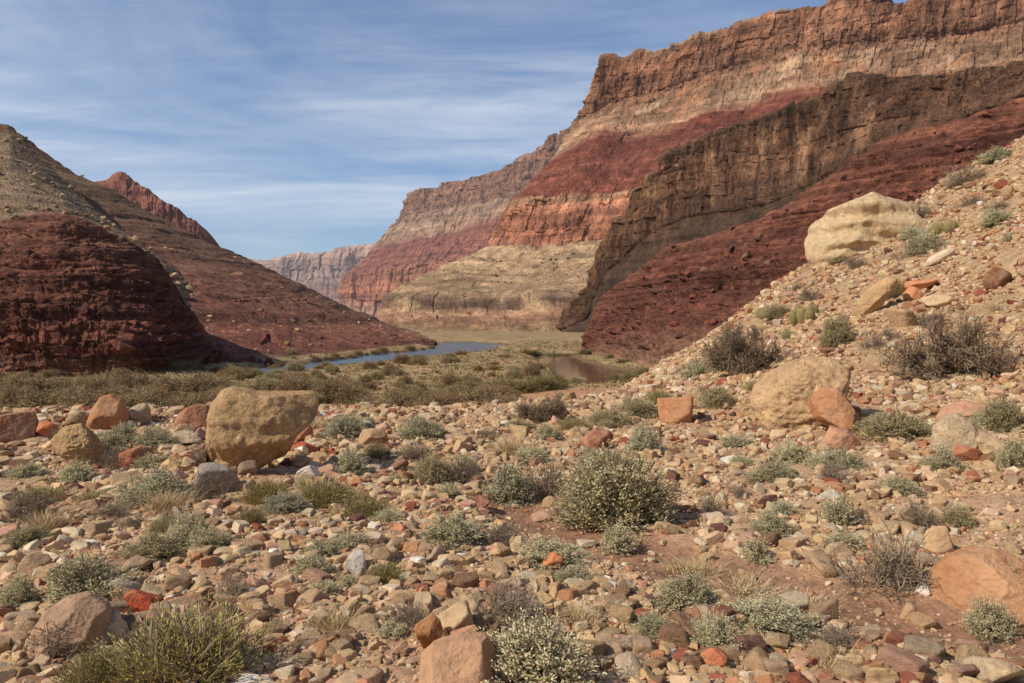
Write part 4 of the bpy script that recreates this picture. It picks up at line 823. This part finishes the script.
B(688, 612, 70, 34, 'brittle', 'pale brittlebush with dry stalks at the near side of the path', 'the path-side brittlebush'); B(722, 655, 62, 36, 'brittle', 'brittlebush among stones near the lower edge', 'the lower brittlebush'); B(772, 638, 96, 34, 'blue_brittle', 'spreading bluish brittlebush along the near side of the path', 'the spreading bluish brittlebush')
B(840, 655, 70, 26, 'dead'); B(750, 600, 60, 18, 'grass'); B(700, 580, 50, 18, 'grass'); B(810, 612, 50, 16, 'grass'); B(845, 678, 60, 18, 'grass')
B(715, 518, 36, 26, 'dead'); B(742, 500, 24, 16, 'dead'); B(776, 537, 42, 24, 'brittle'); B(757, 563, 30, 24, 'brittle'); B(842, 528, 38, 32, 'brittle'); B(846, 552, 40, 20, 'brittle')
B(890, 597, 92, 66, 'dead', 'largest dead grey shrub at the far edge of the path', 'the largest dead shrub'); B(925, 530, 44, 34, 'dead'); B(962, 528, 30, 22, 'olive')
B(841, 472, 46, 24, 'blue_brittle', 'bluish brittlebush below the pinkish orange slab', 'the bluish brittlebush by the slab'); B(998, 640, 52, 40, 'brittle', 'leafy brittlebush in front of the big orange boulder', 'the boulder-front brittlebush'); B(1020, 612, 40, 44, 'brittle')
B(905, 440, 76, 26, 'olive', 'grey olive shrub left of the pale cream boulder', 'the grey olive shrub'); B(1010, 432, 50, 32, 'olive'); B(1018, 470, 34, 34, 'brittle'); B(985, 430, 30, 18, 'brittle')
B(752, 374, 100, 52, 'mesquite', 'dark spreading mesquite on the hill foot above the pale-veined boulder', 'the hill-foot mesquite'); B(962, 380, 124, 66, 'mesquite', 'largest dark mesquite with bare trunks on the right hillside', 'the largest mesquite')
B(720, 408, 36, 20, 'olive'); B(760, 392, 26, 12, 'snake'); B(840, 346, 32, 32, 'olive', 'olive round bush on the hillside above the pale-veined boulder', 'the round hillside bush'); B(875, 350, 26, 18, 'dead'); B(897, 298, 26, 22, 'snake', 'green bush right of the leaning tan slab', 'the green slab bush')
B(925, 257, 50, 26, 'dead'); B(930, 252, 30, 22, 'blue_brittle'); B(852, 248, 40, 16, 'blue_brittle'); B(874, 236, 34, 18, 'blue_brittle'); B(842, 262, 22, 10, 'blue_brittle'); B(918, 238, 26, 12, 'blue_brittle'); B(922, 220, 40, 20, 'dead'); B(970, 184, 46, 22, 'dead')
B(1002, 224, 30, 16, 'blue_brittle'); B(1000, 212, 30, 14, 'dead'); B(975, 206, 30, 14, 'dead'); B(1002, 160, 34, 14, 'blue_brittle'); B(935, 330, 44, 22, 'dead'); B(860, 268, 30, 16, 'dead'); B(815, 300, 30, 14, 'dead'); B(780, 318, 30, 14, 'olive'); B(795, 292, 22, 10, 'dead'); B(728, 350, 26, 16, 'dead'); B(700, 378, 30, 18, 'blue_brittle')
B(546, 424, 60, 30, 'mesquite', 'dark bare mesquite just beyond the terrace rim', 'the rim mesquite'); B(640, 418, 40, 20, 'olive'); B(610, 428, 46, 18, 'olive'); B(575, 432, 40, 14, 'snake'); B(660, 405, 30, 16, 'snake'); B(520, 432, 34, 12, 'olive')

def cactus(px, pyb, w, h, seed, label):
    p = hit(px, pyb); d = p[1]; W = w * d / F; H = h * d / F; r_ = np.random.default_rng(seed)
    t = bpy.data.objects.new('cactus_clump', None); COL.objects.link(t); t.location = p; tag(t, label, 'cactus', 'cactus clumps on the hillside'); t.empty_display_size = 0.1
    n = 26; k = 14; th = np.linspace(0, 2 * math.pi, n, endpoint=False); ph = np.linspace(0, 1, k)
    rad = np.sqrt(np.maximum(0, 1 - np.maximum(0, (ph - 0.45) / 0.55) ** 2)) * (0.8 + 0.2 * np.minimum(1, ph / 0.3)); rad[-1] = 0.03
    rr = rad[:, None] * (1 + 0.10 * np.cos(13 * th)[None, :]); v = np.stack([rr * np.cos(th), rr * np.sin(th), ph[:, None] * 2.0 * np.ones_like(rr)], -1).reshape(-1, 3)
    i = np.arange(k - 1)[:, None] * n; j = np.arange(n)[None, :]; f = np.stack([i + j, i + (j + 1) % n, i + n + (j + 1) % n, i + n + j], -1).reshape(-1, 4)
    spn = v[r_.choice(len(v), 700)] ; dd = spn * np.array([1, 1, 0.3]) + r_.normal(size=(700, 3)) * 0.5; lv, lf = leaves(spn, dd, 0.28, 0.03, r_)
    col = np.concatenate([np.ones((len(v), 3)) * 0.75, np.ones((len(lv), 3)) * 1.5]); me = mesh_from('stem', np.concatenate([v, lv]), np.concatenate([f, lf + len(v)]), M['cactus'], col, True)
    for q in range(12):
        a = r_.uniform(0, 6.28); q_ = math.sqrt(r_.uniform(0, 1)); o = link('stem', me, t); s = W * r_.uniform(0.12, 0.17)
        o.location = (math.cos(a) * q_ * W * 0.40, math.sin(a) * q_ * W * 0.40, -0.1 * H); o.scale = (s, s, H * 0.5 * (1.05 - 0.45 * q_) * r_.uniform(0.85, 1.1)); o.rotation_euler = (math.sin(a) * -0.35 * q_, math.cos(a) * 0.35 * q_, 0)
cactus(805, 321, 34, 22, 1, 'largest olive hedgehog cactus clump on the hillside left of the leaning slab')
cactus(947, 231, 30, 14, 2, 'low olive cactus clump on the upper hillside above the whitish slab')
cactus(906, 226, 14, 16, 3, 'small round cactus clump right of the layered skyline boulder')
cactus(768, 316, 22, 12, 4, 'lowest small cactus clump on the hill edge')

# extra small plants over the terrace and the hill
def more_plants():
    r_ = np.random.default_rng(21); n = 0
    for _ in range(900):
        if n >= 62: break
        px = r_.uniform(10, 1014); hilltop = np.interp(px, [600, 640, 700, 760, 815, 910, 1024], [412, 392, 350, 312, 262, 205, 155])
        lo = hilltop + 8 if px > 620 else 425
        py = lo + (660 - lo) * r_.uniform(0, 1) ** 1.5; p = hit(px, py); 
        if p[1] > 48 or path_dist(p[0], p[1]) < 0.8: continue
        if any(math.hypot(p[0] - bx, p[1] - by) < br * 1.4 + 0.12 for bx, by, br in BLOCK): continue
        w = min(44, r_.uniform(0.28, 0.6) * F / p[1]); k = r_.choice(['brittle', 'blue_brittle', 'dead', 'olive', 'snake', 'grass'], p=[0.27, 0.12, 0.27, 0.14, 0.06, 0.14])
        bush(px, py, w, w * r_.uniform(0.42, 0.65), str(k)); n += 1
more_plants()

# shrubs on the river flat
LAND += [(596, 372, 80, 26, 'the brown pond'), (20, 384, 60, 8, 'the left mound foot'), (120, 382, 60, 8, 'the middle mound foot'), (212, 366, 30, 10, 'the shaded mound end'), (330, 362, 60, 8, 'the river bend'), (410, 353, 50, 6, 'the left hill tip'), (480, 347, 40, 6, 'the far river end'), (590, 395, 80, 8, 'the sandy bank'), (440, 385, 40, 10, 'the river flat centre')]
def flat_plants():
    r_ = np.random.default_rng(33); cnt = 0
    spots = [(30,412,70,30),(80,414,80,30),(130,412,70,28),(180,410,56,24),(60,400,56,20),(15,396,50,20),(110,398,50,18),(160,394,46,14),(215,396,34,14),(295,394,44,26),(330,396,50,26),(350,398,40,20),(395,404,50,22),(440,406,50,24),(480,402,60,22),(500,408,54,22),(370,408,46,20),(415,398,40,18),(460,396,46,18),(420,410,44,18),(470,412,44,16),(290,404,40,16),(245,388,30,10)]
    for px, py, w, h in spots: bush(px, py, w, h, 'tamar', d=8.0 * F / (py - 322 + 6), group=None); cnt += 1
    for px, py, w, h in [(540,391,44,16),(520,393,40,14),(556,388,26,14),(500,392,40,14),(625,372,34,8),(640,376,40,10),(600,366,30,6),(560,352,30,7),(590,353,24,6),(650,382,36,14),(530,352,24,5),(470,390,36,10)]:
        bush(px, py, w, h, 'tamgreen', d=8.0 * F / (py - 322)); cnt += 1
    tries = 0
    for px in np.linspace(40, 428, 46):
        hb = np.interp(px, [0, 180, 250, 300, 360, 400, 434], [387, 376, 371, 363.5, 356.5, 352.3, 347.8]) + r_.uniform(-1.6, -0.5); dd = 8.7 * F / (hb - 322); wv = r_.uniform(1.6, 4.2) * F / dd
        bush(px + r_.uniform(-4, 4), hb, wv, wv * r_.uniform(0.35, 0.6), 'tamar', d=dd, group='bank shrubs along the far shore'); cnt += 1
    for q in range(17):
        px, py = r_.uniform(-6, 250), r_.uniform(386, 414); bush(px, py, r_.uniform(36, 76), r_.uniform(14, 28), 'tamar', d=8.0 * F / (py - 322 + 5)); cnt += 1
    while cnt < 250 and tries < 4000:
        tries += 1; px = r_.uniform(0, 640); py = 352 + 55 * r_.uniform(0, 1) ** 0.9; d = 8.0 * F / (py - 322); q = PT(px, py, d)
        if min(poly_sd(q[0:1], q[1:2], RIVER)[0], poly_sd(q[0:1], q[1:2], POND)[0]) < 4 or d > 240 : continue
        if px < 200 and py < 384: continue
        if px < 280 and py < 372: continue
        if 520 < px < 650 and 384 < py < 402 and r_.uniform() < 0.85: continue
        w = r_.uniform(1.0, 3.4) * F / d; k = 'tamar' if r_.uniform() < 0.7 else ('olive' if r_.uniform() < 0.6 else 'tamgreen')
        bush(px, py, w, w * r_.uniform(0.35, 0.6), k, d=d, group='scattered shrubs on the river flat'); cnt += 1
flat_plants()

# ------------------------------------------------------------------ scattered stones: the 300 largest one by one, the rest as one mass
def scatter():
    r_ = np.random.default_rng(5)
    # candidates in plan: u = x/(y+1.5), log distance
    n = 300000
    yy = np.exp(r_.uniform(math.log(2.2), math.log(46.0), n)); xx = (yy + 2.0) * r_.uniform(-0.74, 0.74, n)
    smin = 0.0024 * yy + 0.006; s = smin * (1 - r_.uniform(0, 1, n)) ** (-1 / 2.0); s = np.minimum(s, 0.11 + 0.005 * yy + (0.06 + 0.006 * yy) * r_.uniform(0, 1, n) ** 3)
    z = height(xx, yy)
    hill = sstep(7.3, 8.2, z); pd = path_dist(xx, yy)
    cl = fbm(xx * 0.55, yy * 0.55, 20, 3); keep = 0.66 + 1.6 * cl + 0.30 * (s < 0.04)
    rim = np.exp(-((yy - 15.5) / 3.0) ** 2) * (xx < 2); keep = keep + 0.25 * rim + 0.25 * sstep(7.5, 5, yy)
    keep = keep * (1 + 0.1 * hill); keep = np.where(pd < 0.62, keep * 0.10 * (s < 0.05), keep)
    s = np.where(hill > 0.5, s * 0.92, s)
    beyond = sstep(20, 26, yy) * (1 - sstep(4.5, 6.5, z)); keep = keep * (1 - beyond)
    ok = r_.uniform(0, 1, n) < np.clip(keep, 0.05, 1)
    xx, yy, s, z, hill = xx[ok], yy[ok], s[ok], z[ok], hill[ok]
    for bx, by, br in BLOCK:
        k = np.hypot(xx - bx, yy - by) > br * 0.85 + s * 0.3; xx, yy, s, z, hill = xx[k], yy[k], s[k], z[k], hill[k]
    # big stones must not interpenetrate
    o = np.argsort(-s); xx, yy, s, z, hill = xx[o], yy[o], s[o], z[o], hill[o]
    nb = 4200; good = np.ones(len(s), bool)
    for i in range(1, min(nb, len(s))):
        dd = np.hypot(xx[:i] - xx[i], yy[:i] - yy[i]); 
        if np.any((dd < 0.36 * (s[:i] + s[i])) & good[:i]): good[i] = False
    xx, yy, s, z, hill = xx[good], yy[good], s[good], z[good], hill[good]
    n = len(s)
    ci = np.where(hill > 0.5, r_.choice(len(NAMES), n, p=W_HILL / W_HILL.sum()), r_.choice(len(NAMES), n, p=W_TER / W_TER.sum()))
    rc = np.array([RC[k] for k in NAMES]); col = rc[ci] * r_.uniform(0.82, 1.12, n)[:, None] * (1 + 0.022 * r_.normal(size=(n, 3)))
    patch = fbm(xx * 0.35, yy * 0.35, 31, 2); red = (patch > 0.28) & (r_.uniform(0, 1, n) < 0.12); alt = r_.choice([3, 4, 4, 6], n)
    ci = np.where(red, alt, ci); col = np.where(red[:, None], rc[ci] * r_.uniform(0.85, 1.1, n)[:, None], col)
    yaw = r_.uniform(0, 6.28, n); tx = r_.normal(scale=0.22, size=n); ty = r_.normal(scale=0.22, size=n)
    sx = s * r_.uniform(0.9, 1.25, n); sy = s * r_.uniform(0.55, 1.0, n); sz = s * r_.uniform(0.42, 0.85, n); shp = r_.integers(0, len(SHAPES), n)
    px, py, dep = project(np.stack([xx, yy, z + sz * 0.3], -1)); pw = s / dep * F
    inside = (px > 4) & (px < 1020) & (py > 8) & (py < 676)
    cand = np.where(inside)[0]; n_single = 300 - NROCK_HEROES
    single = cand[np.argsort(-pw[cand])[:n_single]]; ms = np.zeros(n, bool); ms[single] = True
    out = []
    for i in single:
        o = link('rock', SHAPE_ME[shp[i]]); o.location = (xx[i], yy[i], z[i] - sz[i] * 0.24); o.rotation_euler = (tx[i], ty[i], yaw[i]); o.scale = (sx[i], sy[i], sz[i])
        o.color = (*np.clip(col[i], 0.02, 0.9).tolist(), 1); tag(o, None, 'rock', 'loose rocks on the stony ground')
        fl = sz[i] / s[i]; out.append((o, px[i], py[i], pw[i], NAMES[ci[i]], 'flat' if fl < 0.52 else SHAPES[shp[i]][0]))
    # the rest
    V, Fc, C = [], [], []; off = 0
    lod = {sub: [rock_verts(sub, 300 + i, planes=5 + i % 3, p=40, rough=0.05, box=0.8 * (i % 2)) for i in range(8)] for sub in (1, 2)}
    rest = np.where(~ms)[0]; big = pw[rest] > 9
    for sub, idx in ((2, rest[big]), (1, rest[~big])):
        which = r_.integers(0, 8, len(idx))
        for k in range(8):
            ii = idx[which == k]
            if len(ii) == 0: continue
            v, f = lod[sub][k]; m = len(ii)
            P = v[None] * np.stack([sx[ii], sy[ii], sz[ii]], -1)[:, None]
            ca, sa = np.cos(tx[ii])[:, None], np.sin(tx[ii])[:, None]; y1 = P[..., 1] * ca - P[..., 2] * sa; z1 = P[..., 1] * sa + P[..., 2] * ca
            ca, sa = np.cos(ty[ii])[:, None], np.sin(ty[ii])[:, None]; x1 = P[..., 0] * ca + z1 * sa; z2 = -P[..., 0] * sa + z1 * ca
            ca, sa = np.cos(yaw[ii])[:, None], np.sin(yaw[ii])[:, None]; x2 = x1 * ca - y1 * sa; y2 = x1 * sa + y1 * ca
            P = np.stack([x2 + xx[ii][:, None], y2 + yy[ii][:, None], z2 + (z[ii] - sz[ii] * 0.22)[:, None]], -1)
            V.append(P.reshape(-1, 3)); Fc.append((f[None] + (off + np.arange(m) * len(v))[:, None, None]).reshape(-1, 3)); off += m * len(v)
            C.append(np.repeat(col[ii], len(v), 0))
    me = mesh_from('rubble', np.concatenate(V), np.concatenate(Fc), M['stone'], np.clip(np.concatenate(C), 0.02, 0.9), False)
    tag(link('rubble', me), 'small stones and gravel strewn over the terrace and hillside', 'rubble', kind='stuff')
    print('stones', n, 'single', len(single))
    return out
NROCK_HEROES = len([o for o in SC.objects if o.get('category') in ('rock', 'boulder')])
STONES = scatter()

def talus_rubble():
    r_ = np.random.default_rng(17); V, Fc, C = [], [], []; off = 0
    shp = [rock_verts(1, 500 + i, planes=7, p=40, rough=0.05) for i in range(6)]
    for nm, num, lo, hi, cols, tmax in (('talus_slope', 1500, 0.35, 2.6, ('tan', 'buff', 'brown', 'tan', 'orange'), 1.0), ('left_hill', 900, 0.3, 1.5, ('brown', 'tan', 'rust red', 'brown'), 1.0), ('red_slope', 500, 0.4, 1.8, ('rust red', 'maroon', 'rust red', 'brown'), 1.0)):
        me = bpy.data.objects[nm].data; co = np.zeros(len(me.vertices) * 3, np.float32); me.vertices.foreach_get('co', co); co = co.reshape(-1, 3)
        co = co[(co[:, 2] > 2)]; px, py, dp = project(co); co = co[(px > -60) & (px < 1090)]
        pts = co[r_.choice(len(co), num)]; sz = np.minimum(hi, lo * (1 - r_.uniform(0, 1, num)) ** (-1 / 1.8))
        for i in range(num):
            v, f = shp[r_.integers(0, 6)]; a = r_.uniform(0, 6.28); ca, sa = math.cos(a), math.sin(a); q = v * sz[i] * np.array([1.2, 0.9, r_.uniform(0.5, 0.9)])
            q = np.stack([q[:, 0] * ca - q[:, 1] * sa, q[:, 0] * sa + q[:, 1] * ca, q[:, 2] - 0.15 * sz[i]], -1) + pts[i]
            V.append(q); Fc.append(f + off); off += len(v); C.append(np.tile(np.array(RC[cols[r_.integers(0, len(cols))]]) * r_.uniform(0.7, 1.05) * (0.75 if nm == 'red_slope' else 1), (len(v), 1)))
    tag(link('slope_rubble', mesh_from('slope_rubble', np.concatenate(V), np.concatenate(Fc), M['stone'], np.concatenate(C))), 'fallen blocks and rubble strewn over the far slopes', 'rubble', kind='stuff')
talus_rubble()

def flat_cover():
    # low dry growth on the river flat and tiny dry plants on the hill: one mass
    r_ = np.random.default_rng(8); n = 34000; y = np.exp(r_.uniform(math.log(40), math.log(330), n)); x = y * r_.uniform(-0.72, 0.42, n)
    z = height(x, y); k = (z > 0.25) & (z < 3.2) & (r_.uniform(0, 1, n) < np.clip(0.68 + 1.2 * fbm(x / 9, y / 12, 40, 3), 0.05, 1)); sand = (np.abs(y - 88) < 9) & (x > -2) & (r_.uniform(0, 1, n) < 0.85)
    k &= ~sand; x, y, z = x[k], y[k], z[k]; n = len(x); per = 7; hgt = (0.30 + 0.0012 * y) * r_.uniform(0.5, 1.3, n)
    pos = np.repeat(np.stack([x, y, z - 0.03], -1), per, 0) + r_.normal(size=(n * per, 3)) * np.array([0.35, 0.35, 0]) * np.repeat(hgt, per)[:, None]
    d = rand_up(r_, n * per, 0.25); L = np.repeat(hgt, per); d = d / np.linalg.norm(d, axis=1)[:, None]; s = np.cross(d, r_.normal(size=d.shape)); s /= np.linalg.norm(s, axis=1)[:, None]
    w = (L * 0.30)[:, None]; v = np.stack([pos - s * w * 0.3, pos + d * L[:, None] * 0.5 + s * w * 0.5, pos + d * L[:, None], pos + d * L[:, None] * 0.5 - s * w * 0.5], 1).reshape(-1, 3)
    pal = np.array([S(164,142,98), S(146,132,86), S(180,154,108), S(138,114,82), S(156,130,94)]); t = fbm(x / 14, y / 20, 50, 3); idx = np.clip(((t + 0.5) * 5 + r_.normal(size=n) * 0.9).astype(int), 0, 4)
    c = np.repeat(pal[idx] * r_.uniform(0.8, 1.15, n)[:, None], per * 4, 0)
    m = rock_material('dry_grass_cover', 'attr', 3.0, 0.01); tag(link('dry_scrub', mesh_from('dry_scrub', v, np.arange(len(v)).reshape(-1, 4), m, c)), 'low dry scrub and grass covering the river flat', 'scrub', kind='stuff')
flat_cover()

# ------------------------------------------------------------------ labels for the many: kind, then where it lies by a landmark
def relation(px, py, lx, ly, lw, lh):
    dx, dy = px - lx, py - ly
    if abs(dx) > abs(dy) * 1.4: return 'left of' if dx < 0 else 'right of'
    return 'in front of' if dy > 0 else 'above'
_ones = 'first second third fourth fifth sixth seventh eighth ninth tenth eleventh twelfth thirteenth fourteenth fifteenth sixteenth seventeenth eighteenth nineteenth'.split()
def ordinal(i):
    if i == 0: return 'nearest'
    n = i + 1; t = _ones[n - 1] if n < 20 else ({20: 'twentieth', 30: 'thirtieth'}.get(n) or ('twenty-' if n < 30 else 'thirty-') + _ones[n % 10 - 1])
    return t + ' nearest'
def auto_label(items):
    """items: (object, px, py, descriptor)"""
    groups = {}
    for o, px, py, desc in items:
        best = min(LAND, key=lambda l: math.hypot(max(0, abs(px - l[0]) - l[2] / 2), max(0, abs(py - l[1]) - l[3] / 2) * 1.2))
        d = math.hypot(px - best[0], py - best[1]); groups.setdefault((desc, relation(px, py, *best[:4]), best[4]), []).append((d, o))
    for (desc, rel, ph), lst in groups.items():
        lst.sort(key=lambda t: t[0])
        for i, (d, o) in enumerate(lst): o['label'] = f'{desc} {rel} {ph}' if len(lst) == 1 else f'{desc} {rel} {ph}, {ordinal(i)}'
def size_word(w): return 'large' if w > 34 else 'mid-sized' if w > 21 else 'small'
auto_label([(o, px, py, f'{size_word(w)} {c} {sh} rock') for o, px, py, w, c, sh in STONES])
auto_label([(o, px, py, KIND[k][2]) for o, px, py, w, k in PLANTS])

def haze():
    v = np.array([(x, y, z) for z in (-16.0, 1800.0) for y in (-12.0, 16400.0) for x in (-22000.0, 22000.0)])
    f = np.array([[0, 2, 3, 1], [4, 5, 7, 6], [0, 1, 5, 4], [2, 6, 7, 3], [0, 4, 6, 2], [1, 3, 7, 5]])
    m = bpy.data.materials.new('haze_air'); m.use_nodes = True; nt = m.node_tree; nt.nodes.clear(); o = nt.nodes.new('ShaderNodeOutputMaterial')
    pv = nt.nodes.new('ShaderNodeVolumePrincipled'); pv.inputs['Color'].default_value = (0.80, 0.88, 1.0, 1); pv.inputs['Density'].default_value = 2.5e-5; pv.inputs['Anisotropy'].default_value = 0.2
    nt.links.new(pv.outputs[0], o.inputs['Volume']); m.volume_intersection_method if hasattr(m, 'volume_intersection_method') else None
    tag(link('haze', mesh_from('haze', v, f, m)), 'thin blue air haze filling the canyon', 'haze', kind='stuff')
haze()
